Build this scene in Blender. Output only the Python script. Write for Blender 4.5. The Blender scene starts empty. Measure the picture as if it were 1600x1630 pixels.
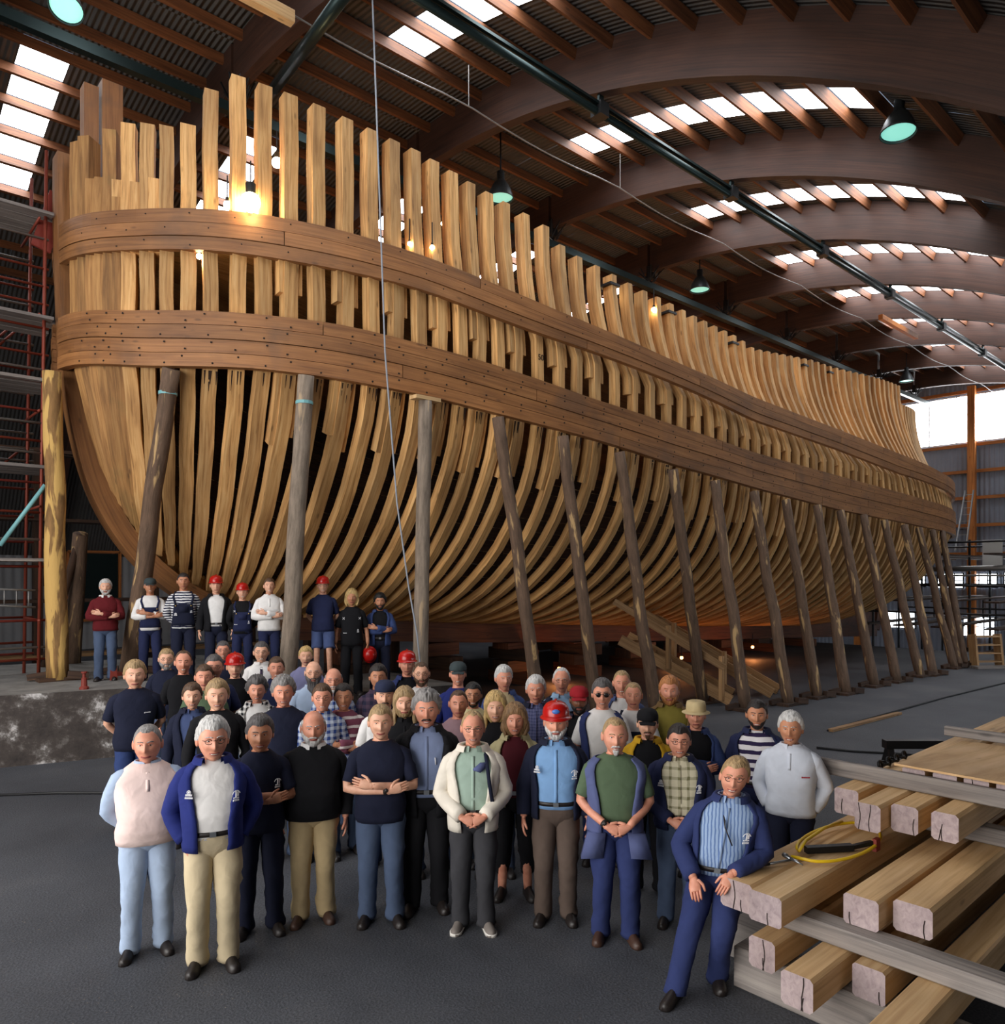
import bpy, math, random
import numpy as np
from mathutils import Vector, noise as mnoise
random.seed(7)
sc = bpy.context.scene
COL = sc.collection

# ------------------------------------------------------------------ camera, world, light, exposure
F_PX = 1200.0; CAM_H = 2.8; HORIZON = 916.0
YAW = math.atan2(1325.0, F_PX); CC, SS = math.cos(YAW), math.sin(YAW)
cam_d = bpy.data.cameras.new('camera'); cam = bpy.data.objects.new('camera', cam_d); COL.objects.link(cam)
cam_d.sensor_fit = 'HORIZONTAL'; cam_d.sensor_width = 36.0; cam_d.lens = F_PX * 36.0 / 1600.0
cam_d.shift_y = (HORIZON - 815.0) / 1600.0
cam_d.clip_end = 300
cam.location = (0, 0, CAM_H); cam.rotation_euler = (math.pi / 2, 0, math.atan2(-CC, SS))
sc.camera = cam
world = bpy.data.worlds.new('world'); sc.world = world; world.use_nodes = True
world.node_tree.nodes['Background'].inputs[0].default_value = (0.55, 0.68, 0.9, 1)
world.node_tree.nodes['Background'].inputs[1].default_value = 0.35
sc.view_settings.view_transform = 'Standard'; sc.view_settings.look = 'None'
cy = sc.cycles; cy.max_bounces = 4; cy.diffuse_bounces = 3; cy.glossy_bounces = 2; cy.transmission_bounces = 2; cy.transparent_max_bounces = 4
cy.caustics_reflective = False; cy.caustics_refractive = False; cy.use_adaptive_sampling = True; cy.adaptive_threshold = 0.04
sc.view_settings.exposure = 0.14; sc.view_settings.gamma = 1.0; sc.view_settings.use_curve_mapping = False

def area_light(name, loc, rot, sx, sy, energy, color):
    l = bpy.data.lights.new(name, 'AREA'); l.shape = 'RECTANGLE'; l.size = sx; l.size_y = sy
    l.energy = energy; l.color = color
    o = bpy.data.objects.new(name, l); o.location = loc; o.rotation_euler = rot; COL.objects.link(o); return o
# added key light in an assumed, unseen gate in the front gable (behind and left of the camera)
area_light('added_key_light', (-6.7, 5.0, 4.1), (0, math.radians(-90), 0), 7.4, 13.0, 1700, (1.0, 0.96, 0.91))
SKY_EMIT = 10.5      # daylight behind the translucent roof panels and panes

# ------------------------------------------------------------------ photogrammetry helpers (pixels of the 1600x1630 frame -> world)
def ray(px, py):
    u = (px - 800) / F_PX; v = (HORIZON - py) / F_PX
    return CC + u * SS, SS - u * CC, v
def at_d(px, py, d):
    x, y, v = ray(px, py); return Vector((x * d, y * d, CAM_H + v * d))
def at_z(px, py, z):
    x, y, v = ray(px, py); return at_d(px, py, (z - CAM_H) / v)
def at_y(px, py, Y):
    x, y, v = ray(px, py); return at_d(px, py, Y / y)
def at_x(px, py, X):
    x, y, v = ray(px, py); return at_d(px, py, X / x)

# ------------------------------------------------------------------ materials
M = {}
def lin(c):
    return tuple(((v / 12.92) if v <= 0.04045 else ((v + 0.055) / 1.055) ** 2.4) for v in c)
def rgb(r, g, b): return lin((r / 255, g / 255, b / 255))
def new_mat(name):
    m = bpy.data.materials.new(name); m.use_nodes = True
    nt = m.node_tree; b = nt.nodes['Principled BSDF']; M[name] = m
    return m, nt, b
def N(nt, t, **kw):
    n = nt.nodes.new(t)
    for k, v in kw.items():
        if k.startswith('i_'): n.inputs[k[2:].replace('_', ' ')].default_value = v
        else: setattr(n, k, v)
    return n
def ramp(nt, stops):
    r = nt.nodes.new('ShaderNodeValToRGB'); e = r.color_ramp.elements
    while len(e) < len(stops): e.new(0.5)
    for el, (p, c) in zip(e, stops): el.position = p; el.color = (*c, 1)
    return r
def mixc(nt, fac, a, b, typ='MIX'):
    m = nt.nodes.new('ShaderNodeMix'); m.data_type = 'RGBA'; m.blend_type = typ
    for sock, v in ((0, fac), (6, a), (7, b)):
        if hasattr(v, 'is_output') or isinstance(v, bpy.types.NodeSocket): nt.links.new(v, m.inputs[sock])
        else: m.inputs[sock].default_value = v if sock == 0 else (*v, 1)
    return m.outputs[2]
def bump(nt, b, h, strength=0.3, dist=0.02):
    n = nt.nodes.new('ShaderNodeBump'); n.inputs['Strength'].default_value = strength; n.inputs['Distance'].default_value = dist
    nt.links.new(h, n.inputs['Height']); nt.links.new(n.outputs[0], b.inputs['Normal'])
def plain(name, c, rough=0.6, metal=0.0, emit=None, es=0.0, spec=None):
    m, nt, b = new_mat(name)
    b.inputs['Base Color'].default_value = (*c, 1); b.inputs['Roughness'].default_value = rough; b.inputs['Metallic'].default_value = metal
    if spec is not None: b.inputs['Specular IOR Level'].default_value = spec
    if emit: b.inputs['Emission Color'].default_value = (*emit, 1); b.inputs['Emission Strength'].default_value = es
    return m
def wood(name, dark, mid, light, rough=0.7, sx=26, sy=1.2, vary=0.35, lam=0.0, knots=True, stain=None):
    """grain follows the UV v axis; u, v in metres"""
    m, nt, b = new_mat(name); L = nt.links.new
    uv = N(nt, 'ShaderNodeUVMap'); oi = N(nt, 'ShaderNodeObjectInfo')
    mp = N(nt, 'ShaderNodeMapping'); mp.inputs['Scale'].default_value = (sx, sy, 1); L(uv.outputs[0], mp.inputs['Vector'])
    cmb = N(nt, 'ShaderNodeCombineXYZ'); mul = N(nt, 'ShaderNodeMath', operation='MULTIPLY'); mul.inputs[1].default_value = 57.0
    L(oi.outputs['Random'], mul.inputs[0]); L(mul.outputs[0], cmb.inputs[0]); L(mul.outputs[0], cmb.inputs[1]); L(cmb.outputs[0], mp.inputs['Location'])
    n1 = N(nt, 'ShaderNodeTexNoise', i_Scale=1.0, i_Detail=7.0, i_Roughness=0.62, i_Distortion=0.6); L(mp.outputs[0], n1.inputs['Vector'])
    r = ramp(nt, [(0.28, dark), (0.5, mid), (0.72, light)]); L(n1.outputs['Fac'], r.inputs[0])
    col = r.outputs[0]
    mp2 = N(nt, 'ShaderNodeMapping'); mp2.inputs['Scale'].default_value = (1.6, 0.7, 1); L(uv.outputs[0], mp2.inputs['Vector']); L(cmb.outputs[0], mp2.inputs['Location'])
    n2 = N(nt, 'ShaderNodeTexNoise', i_Scale=1.0, i_Detail=3.0); L(mp2.outputs[0], n2.inputs['Vector'])
    r2 = ramp(nt, [(0.3, (0.72, 0.68, 0.64)), (0.65, (1.12, 1.1, 1.06))]); L(n2.outputs['Fac'], r2.inputs[0])
    col = mixc(nt, 1.0, col, r2.outputs[0], 'MULTIPLY')
    if knots:
        mp3 = N(nt, 'ShaderNodeMapping'); mp3.inputs['Scale'].default_value = (5, 1.7, 1); L(uv.outputs[0], mp3.inputs['Vector']); L(cmb.outputs[0], mp3.inputs['Location'])
        vo = N(nt, 'ShaderNodeTexVoronoi', i_Scale=1.0); L(mp3.outputs[0], vo.inputs['Vector'])
        rk = ramp(nt, [(0.05, (1, 1, 1)), (0.13, (0, 0, 0))]); L(vo.outputs['Distance'], rk.inputs[0])
        mm = N(nt, 'ShaderNodeMath', operation='MULTIPLY'); mm.inputs[1].default_value = 0.55; L(rk.outputs[0], mm.inputs[0])
        col = mixc(nt, mm.outputs[0], col, tuple(v * 0.35 for v in dark))
    if stain:
        n4 = N(nt, 'ShaderNodeTexNoise', i_Scale=1.3, i_Detail=4.0)
        tc = N(nt, 'ShaderNodeTexCoord'); L(tc.outputs['Object'], n4.inputs['Vector'])
        r4 = ramp(nt, [(0.56, (0, 0, 0)), (0.72, (1, 1, 1))]); L(n4.outputs['Fac'], r4.inputs[0])
        m4 = N(nt, 'ShaderNodeMath', operation='MULTIPLY'); m4.inputs[1].default_value = 0.55; L(r4.outputs[0], m4.inputs[0])
        col = mixc(nt, m4.outputs[0], col, stain)
    if lam:
        sp = N(nt, 'ShaderNodeSeparateXYZ'); L(uv.outputs[0], sp.inputs[0])
        fr = N(nt, 'ShaderNodeMath', operation='FRACT'); dv = N(nt, 'ShaderNodeMath', operation='DIVIDE'); dv.inputs[1].default_value = lam
        L(sp.outputs[0], dv.inputs[0]); L(dv.outputs[0], fr.inputs[0])
        gt = N(nt, 'ShaderNodeMath', operation='LESS_THAN'); gt.inputs[1].default_value = 0.09; L(fr.outputs[0], gt.inputs[0])
        m5 = N(nt, 'ShaderNodeMath', operation='MULTIPLY'); m5.inputs[1].default_value = 0.5; L(gt.outputs[0], m5.inputs[0])
        col = mixc(nt, m5.outputs[0], col, tuple(v * 0.4 for v in dark))
    rv = ramp(nt, [(0.0, (1 - vary,) * 3), (1.0, (1 + vary * 0.35, 1 + vary * 0.3, 1 + vary * 0.2))]); L(oi.outputs['Random'], rv.inputs[0])
    col = mixc(nt, 1.0, col, rv.outputs[0], 'MULTIPLY')
    L(col, b.inputs['Base Color']); b.inputs['Roughness'].default_value = rough
    bump(nt, b, n1.outputs['Fac'], 0.25, 0.012)
    return m
wood('frame_wood', rgb(154, 110, 64), rgb(212, 165, 106), rgb(232, 194, 138), 0.72, 20, 1.0, 0.3)
wood('old_frame_wood', rgb(118, 82, 46), rgb(172, 126, 74), rgb(200, 156, 98), 0.75, 20, 1.0, 0.3, stain=rgb(120, 105, 60))
wood('wale_wood', rgb(116, 76, 43), rgb(150, 102, 60), rgb(168, 118, 72), 0.55, 22, 0.7, 0.2, stain=rgb(104, 76, 56))
wood('keel_wood', rgb(66, 34, 20), rgb(104, 58, 34), rgb(128, 76, 46), 0.7, 18, 0.7, 0.2)
wood('glulam', rgb(46, 29, 22), rgb(66, 41, 31), rgb(76, 50, 38), 0.65, 16, 0.5, 0.12, lam=0.045, knots=False)
wood('purlin_wood', rgb(78, 46, 28), rgb(120, 74, 44), rgb(142, 92, 58), 0.65, 22, 0.8, 0.3)
wood('beam_wood', rgb(186, 148, 104), rgb(214, 178, 130), rgb(228, 196, 152), 0.7, 24, 0.8, 0.12)
wood('end_grain', rgb(146, 130, 136), rgb(172, 156, 160), rgb(188, 172, 174), 0.8, 30, 20, 0.15, knots=False)
wood('grey_wood', rgb(96, 92, 92), rgb(136, 130, 128), rgb(158, 152, 148), 0.8, 24, 0.8, 0.2, stain=rgb(70, 58, 50))
wood('plank_wood', rgb(130, 96, 62), rgb(172, 134, 92), rgb(194, 158, 116), 0.75, 24, 0.9, 0.25)
wood('plywood', rgb(176, 138, 92), rgb(206, 170, 124), rgb(218, 184, 142), 0.7, 8, 1.2, 0.1)
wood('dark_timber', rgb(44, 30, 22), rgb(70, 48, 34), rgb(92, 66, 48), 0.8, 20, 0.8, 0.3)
wood('orange_wood', rgb(150, 84, 32), rgb(190, 116, 52), rgb(206, 136, 72), 0.6, 20, 0.8, 0.2)

def bark(name, c_bark, c_peel, thr):
    m, nt, b = new_mat(name); L = nt.links.new
    uv = N(nt, 'ShaderNodeUVMap'); oi = N(nt, 'ShaderNodeObjectInfo')
    mp = N(nt, 'ShaderNodeMapping'); mp.inputs['Scale'].default_value = (14, 2.2, 1); L(uv.outputs[0], mp.inputs['Vector'])
    cm = N(nt, 'ShaderNodeCombineXYZ'); mu = N(nt, 'ShaderNodeMath', operation='MULTIPLY'); mu.inputs[1].default_value = 31.0
    L(oi.outputs['Random'], mu.inputs[0]); L(mu.outputs[0], cm.inputs[0]); L(mu.outputs[0], cm.inputs[1]); L(cm.outputs[0], mp.inputs['Location'])
    n1 = N(nt, 'ShaderNodeTexNoise', i_Scale=1.0, i_Detail=8.0, i_Roughness=0.65); L(mp.outputs[0], n1.inputs['Vector'])
    r1 = ramp(nt, [(0.3, tuple(v * 0.45 for v in c_bark)), (0.62, c_bark)]); L(n1.outputs['Fac'], r1.inputs[0])
    mp2 = N(nt, 'ShaderNodeMapping'); mp2.inputs['Scale'].default_value = (7, 1.1, 1); L(uv.outputs[0], mp2.inputs['Vector']); L(cm.outputs[0], mp2.inputs['Location'])
    n2 = N(nt, 'ShaderNodeTexNoise', i_Scale=1.0, i_Detail=5.0, i_Distortion=0.5); L(mp2.outputs[0], n2.inputs['Vector'])
    r2 = ramp(nt, [(thr, (0, 0, 0)), (thr + 0.05, (1, 1, 1))]); L(n2.outputs['Fac'], r2.inputs[0])
    L(mixc(nt, r2.outputs[0], r1.outputs[0], c_peel), b.inputs['Base Color']); b.inputs['Roughness'].default_value = 0.85
    bump(nt, b, n1.outputs['Fac'], 0.6, 0.03); return m
bark('bark_pole', rgb(112, 88, 70), rgb(190, 156, 108), 0.6)
bark('grey_pole', rgb(150, 134, 118), rgb(176, 152, 122), 0.63)
bark('peeled_pole', rgb(150, 112, 66), rgb(206, 166, 96), 0.46)

def asphalt():
    m, nt, b = new_mat('asphalt'); L = nt.links.new
    tc = N(nt, 'ShaderNodeTexCoord')
    n1 = N(nt, 'ShaderNodeTexNoise', i_Scale=0.35, i_Detail=6.0, i_Roughness=0.6); L(tc.outputs['Object'], n1.inputs['Vector'])
    n2 = N(nt, 'ShaderNodeTexNoise', i_Scale=60.0, i_Detail=3.0); L(tc.outputs['Object'], n2.inputs['Vector'])
    r1 = ramp(nt, [(0.3, rgb(56, 58, 64)), (0.55, rgb(76, 78, 84)), (0.75, rgb(98, 97, 100))]); L(n1.outputs['Fac'], r1.inputs[0])
    r2 = ramp(nt, [(0.3, (0.55, 0.55, 0.55)), (0.7, (1.3, 1.3, 1.3))]); L(n2.outputs['Fac'], r2.inputs[0])
    col = mixc(nt, 1.0, r1.outputs[0], r2.outputs[0], 'MULTIPLY')
    v = N(nt, 'ShaderNodeTexVoronoi', i_Scale=16.0); L(tc.outputs['Object'], v.inputs['Vector'])
    rv = ramp(nt, [(0.04, (1, 1, 1)), (0.09, (0, 0, 0))]); L(v.outputs['Distance'], rv.inputs[0])
    n3 = N(nt, 'ShaderNodeTexNoise', i_Scale=0.8, i_Detail=3.0); L(tc.outputs['Object'], n3.inputs['Vector'])
    r3 = ramp(nt, [(0.48, (0, 0, 0)), (0.7, (0.75, 0.75, 0.75))]); L(n3.outputs['Fac'], r3.inputs[0])
    mm = N(nt, 'ShaderNodeMath', operation='MULTIPLY'); L(rv.outputs[0], mm.inputs[0]); L(r3.outputs[0], mm.inputs[1])
    col = mixc(nt, mm.outputs[0], col, rgb(190, 166, 126))
    L(col, b.inputs['Base Color']); b.inputs['Roughness'].default_value = 0.72
    bump(nt, b, n2.outputs['Fac'], 0.5, 0.01)
asphalt()
def concrete():
    m, nt, b = new_mat('concrete'); L = nt.links.new
    tc = N(nt, 'ShaderNodeTexCoord')
    n1 = N(nt, 'ShaderNodeTexNoise', i_Scale=1.8, i_Detail=9.0, i_Roughness=0.72, i_Distortion=0.1); L(tc.outputs['Object'], n1.inputs['Vector'])
    r1 = ramp(nt, [(0.32, rgb(38, 33, 32)), (0.5, rgb(70, 62, 58)), (0.56, rgb(104, 98, 94)), (0.63, rgb(206, 202, 200))]); L(n1.outputs['Fac'], r1.inputs[0])
    L(r1.outputs[0], b.inputs['Base Color']); b.inputs['Roughness'].default_value = 0.85
    bump(nt, b, n1.outputs['Fac'], 0.6, 0.05)
concrete()
def slab():
    m, nt, b = new_mat('slab_top'); L = nt.links.new
    tc = N(nt, 'ShaderNodeTexCoord')
    n1 = N(nt, 'ShaderNodeTexNoise', i_Scale=2.5, i_Detail=8.0, i_Roughness=0.7); L(tc.outputs['Object'], n1.inputs['Vector'])
    r1 = ramp(nt, [(0.3, rgb(104, 102, 100)), (0.7, rgb(150, 147, 142))]); L(n1.outputs['Fac'], r1.inputs[0])
    L(r1.outputs[0], b.inputs['Base Color']); b.inputs['Roughness'].default_value = 0.85
slab()
def corrugated(name, c, per, axis):
    m, nt, b = new_mat(name); L = nt.links.new
    uv = N(nt, 'ShaderNodeUVMap'); sp = N(nt, 'ShaderNodeSeparateXYZ'); L(uv.outputs[0], sp.inputs[0])
    mu = N(nt, 'ShaderNodeMath', operation='MULTIPLY'); mu.inputs[1].default_value = 2 * math.pi / per
    L(sp.outputs[axis], mu.inputs[0]); si = N(nt, 'ShaderNodeMath', operation='SINE'); L(mu.outputs[0], si.inputs[0])
    n1 = N(nt, 'ShaderNodeTexNoise', i_Scale=0.6, i_Detail=4.0); L(uv.outputs[0], n1.inputs['Vector'])
    r = ramp(nt, [(0.3, tuple(v * 0.75 for v in c)), (0.7, c)]); L(n1.outputs['Fac'], r.inputs[0])
    L(r.outputs[0], b.inputs['Base Color']); b.inputs['Roughness'].default_value = 0.6
    bump(nt, b, si.outputs[0], 0.7, 0.03)
corrugated('roof_sheet', rgb(84, 82, 80), 0.11, 0)
corrugated('wall_sheet', rgb(150, 156, 170), 0.22, 0)
corrugated('far_wall_sheet', rgb(150, 150, 152), 0.3, 0)
plain('skylight', (0.9, 0.92, 0.95), 0.5, 0, (0.93, 0.96, 1.0), SKY_EMIT)
plain('pane_glow', (0.9, 0.92, 0.95), 0.5, 0, (0.86, 0.93, 1.0), SKY_EMIT * 0.8)
plain('steel_dark', rgb(38, 52, 52), 0.35, 0.7)
plain('steel', rgb(150, 155, 160), 0.35, 0.9)
plain('black_iron', rgb(26, 26, 28), 0.5, 0.4)
plain('rust_red', rgb(128, 46, 34), 0.65)
plain('tube_red', rgb(132, 58, 42), 0.5, 0.3)
plain('tube_grey', rgb(140, 138, 136), 0.45, 0.6)
plain('tube_teal', rgb(120, 176, 180), 0.5)
plain('zinc', rgb(176, 180, 184), 0.4, 0.8)
plain('lamp_shell', rgb(66, 70, 72), 0.45, 0.6)
plain('lamp_lens', (0.5, 0.9, 0.8), 0.3, 0, (0.25, 0.8, 0.66), 0.7)
plain('bulb_warm', (1, 0.8, 0.5), 0.4, 0, (1.0, 0.76, 0.42), 60.0)
plain('bulb_small', (1, 0.8, 0.5), 0.4, 0, (1.0, 0.78, 0.45), 45.0)
plain('bulb_orange', (1, 0.5, 0.2), 0.4, 0, (1.0, 0.42, 0.14), 6.0)
plain('hole_dark', rgb(28, 18, 12), 0.9)
plain('tar_dark', rgb(46, 26, 14), 0.85)
plain('yellow_hose', rgb(224, 186, 26), 0.4)
plain('rubber_black', rgb(22, 22, 24), 0.6)
plain('rope_grey', rgb(150, 156, 166), 0.7)
plain('white_paint', rgb(226, 224, 220), 0.5)
plain('red_paint', rgb(176, 28, 22), 0.45)

# ------------------------------------------------------------------ mesh helpers
class MB:
    def __init__(s): s.v = []; s.f = []; s.uv = []; s.mi = []
    def add(s, vs, fs, uvs=None, mi=0):
        o = len(s.v); s.v.extend([tuple(p) for p in vs])
        for k, f in enumerate(fs):
            s.f.append(tuple(i + o for i in f)); s.mi.append(mi)
            s.uv.append(uvs[k] if uvs else [(0, 0)] * len(f))
        return s
    def mesh(s, name, mats, smooth=False):
        me = bpy.data.meshes.new(name); me.from_pydata(s.v, [], s.f)
        ul = me.uv_layers.new(name='UVMap')
        ul.data.foreach_set('uv', np.array([c for f in s.uv for p in f for c in p], dtype=np.float32))
        for m in mats: me.materials.append(M[m])
        me.polygons.foreach_set('material_index', s.mi)
        if smooth: me.polygons.foreach_set('use_smooth', [True] * len(s.f))
        me.update(); return me
    def obj(s, name, mats, parent=None, smooth=False, loc=None, **props):
        if isinstance(mats, str): mats = [mats]
        return mkobj(name, s.mesh(name, mats, smooth), parent, loc, **props)
def mkobj(name, data, parent=None, loc=None, **props):
    o = bpy.data.objects.new(name, data); COL.objects.link(o)
    if parent: o.parent = parent
    if loc is not None: o.location = loc
    for k, v in props.items(): o[k] = v
    return o
def empty(name, loc=(0, 0, 0), **props): 
    o = mkobj(name, None, None, loc, **props); o.empty_display_size = 0.2; return o

def loft(mb, rings, closed=True, cap=True, mi=0, v0=0.0):
    """rings: list of lists of points (same count)"""
    n = len(rings); m = len(rings[0]); o_v = [p for r in rings for p in r]
    fs = []; uvs = []
    R = [np.array([tuple(p) for p in r], float) for r in rings]
    vs = [v0]
    for i in range(1, n): vs.append(vs[-1] + float(np.mean(np.linalg.norm(R[i] - R[i - 1], axis=1))))
    us = []
    for r in R:
        d = np.linalg.norm(np.roll(r, -1, 0) - r, axis=1); us.append(np.concatenate([[0], np.cumsum(d)]))
    mm = m if closed else m - 1
    for i in range(n - 1):
        for j in range(mm):
            k = (j + 1) % m
            fs.append((i * m + j, i * m + k, (i + 1) * m + k, (i + 1) * m + j))
            uvs.append([(us[i][j], vs[i]), (us[i][j + 1], vs[i]), (us[i + 1][j + 1], vs[i + 1]), (us[i + 1][j], vs[i + 1])])
    if cap and closed:
        for base, r, rev in ((0, R[0], True), ((n - 1) * m, R[-1], False)):
            f = list(range(base, base + m)); 
            e1 = r[1] - r[0]; e1 = e1 / (np.linalg.norm(e1) + 1e-9); e2 = r[2 % m] - r[0]; e2 = e2 - e1 * e2.dot(e1); e2 = e2 / (np.linalg.norm(e2) + 1e-9)
            q = [((p - r[0]).dot(e1), (p - r[0]).dot(e2)) for p in r]
            if rev: f = f[::-1]; q = q[::-1]
            fs.append(tuple(f)); uvs.append(q)
    mb.add(o_v, fs, uvs, mi); return mb

def tube(mb, pts, rad, m=8, mi=0, ref=None, flat=1.0, cap=True, jit=0.0):
    """rad: number or list; flat squashes along the second axis"""
    P = [Vector(p) for p in pts]; n = len(P)
    if not hasattr(rad, '__len__'): rad = [rad] * n
    rings = []; prev = None
    for i in range(n):
        t = (P[min(i + 1, n - 1)] - P[max(i - 1, 0)]).normalized()
        if prev is None:
            a = Vector(ref) if ref is not None else (Vector((0, 0, 1)) if abs(t.z) < 0.9 else Vector((1, 0, 0)))
        else: a = prev
        a = (a - t * a.dot(t)).normalized(); prev = a; b = t.cross(a)
        rings.append([P[i] + a * (math.cos(2 * math.pi * j / m) * rad[i] * flat * (1 + jit * (random.random() - .5))) + b * (math.sin(2 * math.pi * j / m) * rad[i] * (1 + jit * (random.random() - .5))) for j in range(m)])
    return loft(mb, rings, True, cap, mi)

def bar(mb, p, q, w, h, up=(0, 0, 1), mi=0, ch=0.0, endmi=None):
    """rectangular bar from p to q; w across, h along up; grain along"""
    p = Vector(p); q = Vector(q); t = (q - p).normalized(); u = Vector(up); u = (u - t * u.dot(t)).normalized(); s = t.cross(u)
    w /= 2; h /= 2
    if ch: c = [(-w + ch, -h), (w - ch, -h), (w, -h + ch), (w, h - ch), (w - ch, h), (-w + ch, h), (-w, h - ch), (-w, -h + ch)]
    else: c = [(-w, -h), (w, -h), (w, h), (-w, h)]
    k = len(mb.f)
    loft(mb, [[e + s * a + u * b for a, b in c] for e in (p, q)], True, True, mi)
    if endmi is not None: mb.mi[-1] = endmi; mb.mi[-2] = endmi
    return mb
def box(mb, lo, hi, mi=0, axis=0, ch=0.0, endmi=None):
    lo = Vector(lo); hi = Vector(hi); c = (lo + hi) / 2; d = hi - lo
    if axis == 0: return bar(mb, (lo.x, c.y, c.z), (hi.x, c.y, c.z), d.y, d.z, (0, 0, 1), mi, ch, endmi)
    if axis == 1: return bar(mb, (c.x, lo.y, c.z), (c.x, hi.y, c.z), d.x, d.z, (0, 0, 1), mi, ch, endmi)
    return bar(mb, (c.x, c.y, lo.z), (c.x, c.y, hi.z), d.y, d.x, (1, 0, 0), mi, ch, endmi)
def lathe(mb, prof, m=16, mi=0, c=(0, 0, 0), cap=True):
    return loft(mb, [[(c[0] + r * math.cos(2 * math.pi * j / m), c[1] + r * math.sin(2 * math.pi * j / m), c[2] + z) for j in range(m)] for r, z in prof], True, cap, mi)
def tag(o, label, cat, group=None):
    o['label'] = label; o['category'] = cat
    if group: o['group'] = group
    return o
# ------------------------------------------------------------------ the hall (setting)
YC = 14.5                       # ship centre line and roof ridge
R_IN = 19.5; ARCH_D = 0.9; R_OUT = R_IN + ARCH_D; RIDGE_Z = 12.35; CZ = RIDGE_Z - R_IN
def arc(Y0, R, X):              # point on the roof circle at lateral angle
    return (X, YC + R * math.sin(Y0), CZ + R * math.cos(Y0))
ARCH_X = [1.65 + 4.45 * k for k in range(-1, 10)]
X_FRONT, X_END, Y_NEAR, Y_FAR = -7.0, 43.6, -2.9, 31.9

mb = MB()
def quad(mb, a, b, c, d, mi=0):
    A, B, C_, D = map(Vector, (a, b, c, d)); w = (B - A).length; h = (D - A).length
    mb.add([a, b, c, d], [(0, 1, 2, 3)], [[(0, 0), (w, 0), (w, h), (0, h)]], mi)
quad(mb, (X_FRONT, Y_NEAR, 0), (31, Y_NEAR, 0), (31, Y_FAR, 0), (X_FRONT, Y_FAR, 0))
quad(mb, (31, Y_NEAR, -1.6), (X_END, Y_NEAR, -1.6), (X_END, Y_FAR, -1.6), (31, Y_FAR, -1.6))
quad(mb, (31, Y_NEAR, 0), (31, Y_NEAR, -1.6), (31, Y_FAR, -1.6), (31, Y_FAR, 0))
mb.obj('floor', 'asphalt', kind='structure')

ceil = empty('ceiling', (0, YC, RIDGE_Z), kind='structure')
def rel(p, o=(0, YC, RIDGE_Z)): return (p[0] - o[0], p[1] - o[1], p[2] - o[2])
def arch_mesh(sign):
    m = MB(); rings = []
    for i in range(29):
        a = sign * math.radians(0.15 + 60.5 * i / 28)
        w = 0.11
        rings.append([rel(arc(a, R_IN, s)) for s in (-w, w)] + [rel(arc(a, R_OUT, s)) for s in (w, -w)])
    # lamination lines run along the arch: use the ring perimeter as u
    loft(m, rings); return m.mesh('glulam_arch', ['glulam'])
ma, mf = arch_mesh(-1), arch_mesh(1)
def bracket():
    m = MB()
    for s in (-1, 1):
        for sx in (-0.14, 0.14):
            tube(m, [(sx, 0.05 * s, -0.35), (sx * 1.1, 0.55 * s, 0.25)], 0.035, 6)
            tube(m, [(sx, 0.1 * s, -0.35), (sx * 2.6, 0.3 * s, 0.35)], 0.03, 6)
        tube(m, [(0, 0.02 * s, -0.42), (0, 0.75 * s, 0.1)], 0.03, 6)
    box(m, (-0.16, -0.12, -0.2), (0.16, 0.12, 0.45))
    return m.mesh('ridge_bracket', ['black_iron'])
mbk = bracket()
for X in ARCH_X:
    mkobj('glulam_arch', ma, ceil, (X, 0, 0)); mkobj('glulam_arch', mf, ceil, (X, 0, 0))
    mkobj('ridge_bracket', mbk, ceil, (X, 0, -0.06)).scale = (.7, .7, .6)
DA = 0.92 / R_OUT
purl = MB(); bar(purl, (0.11, 0, 0), (4.34, 0, 0), 0.075, 0.19, (0, 0, 1)); purl = purl.mesh('purlin', ['purlin_wood'])
for X in ARCH_X[:-1]:
    for i in range(-16, 11):
        a = (i + 0.5) * DA; p = rel(arc(a, R_OUT - 0.11, X))
        o = mkobj('purlin', purl, ceil, p); o.rotation_euler = (-a, 0, 0)
# corrugated sheets, one per bay and slope, with openings for the daylight panels
def sheet(X0, X1, a0, a1, gx=None, ga=None):
    m = MB(); n = max(2, int(abs(a1 - a0) * 20))
    segs = [a0 + (a1 - a0) * i / n for i in range(n + 1)]
    cells = [(X0, X1)]
    def strip(x0, x1, A0, A1):
        k = max(1, int(abs(A1 - A0) * 20)); rr = [[rel(arc(A0 + (A1 - A0) * i / k, R_OUT + 0.02, x)) for x in (x0, x1)] for i in range(k + 1)]
        loft(m, rr, False, False)
    if gx:
        strip(X0, gx[0], a0, a1); strip(gx[1], X1, a0, a1)
        strip(gx[0], gx[1], a0, ga[0]); strip(gx[0], gx[1], ga[1], a1)
    else: strip(X0, X1, a0, a1)
    # u of the loft is across (X), v along the slope
    return m
A_END = math.radians(62)
sky = MB(); hw = (DA * R_OUT - 0.1) / 2
sky.add([(-0.42, -hw, 0), (0.42, -hw, 0), (0.42, hw, 0), (-0.42, hw, 0), (-0.42, -hw, .02), (0.42, -hw, .02), (0.42, hw, .02), (-0.42, hw, .02)],
        [(3, 2, 1, 0), (4, 5, 6, 7), (0, 1, 5, 4), (1, 2, 6, 5), (2, 3, 7, 6), (3, 0, 4, 7)])
sky.mi = [0, 1, 1, 1, 1, 1]; sky = sky.mesh('skylight_panel', ['skylight', 'white_paint'])
bays = [(X_FRONT, ARCH_X[0])] + list(zip(ARCH_X[:-1], ARCH_X[1:])) + [(ARCH_X[-1], X_END)]
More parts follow.
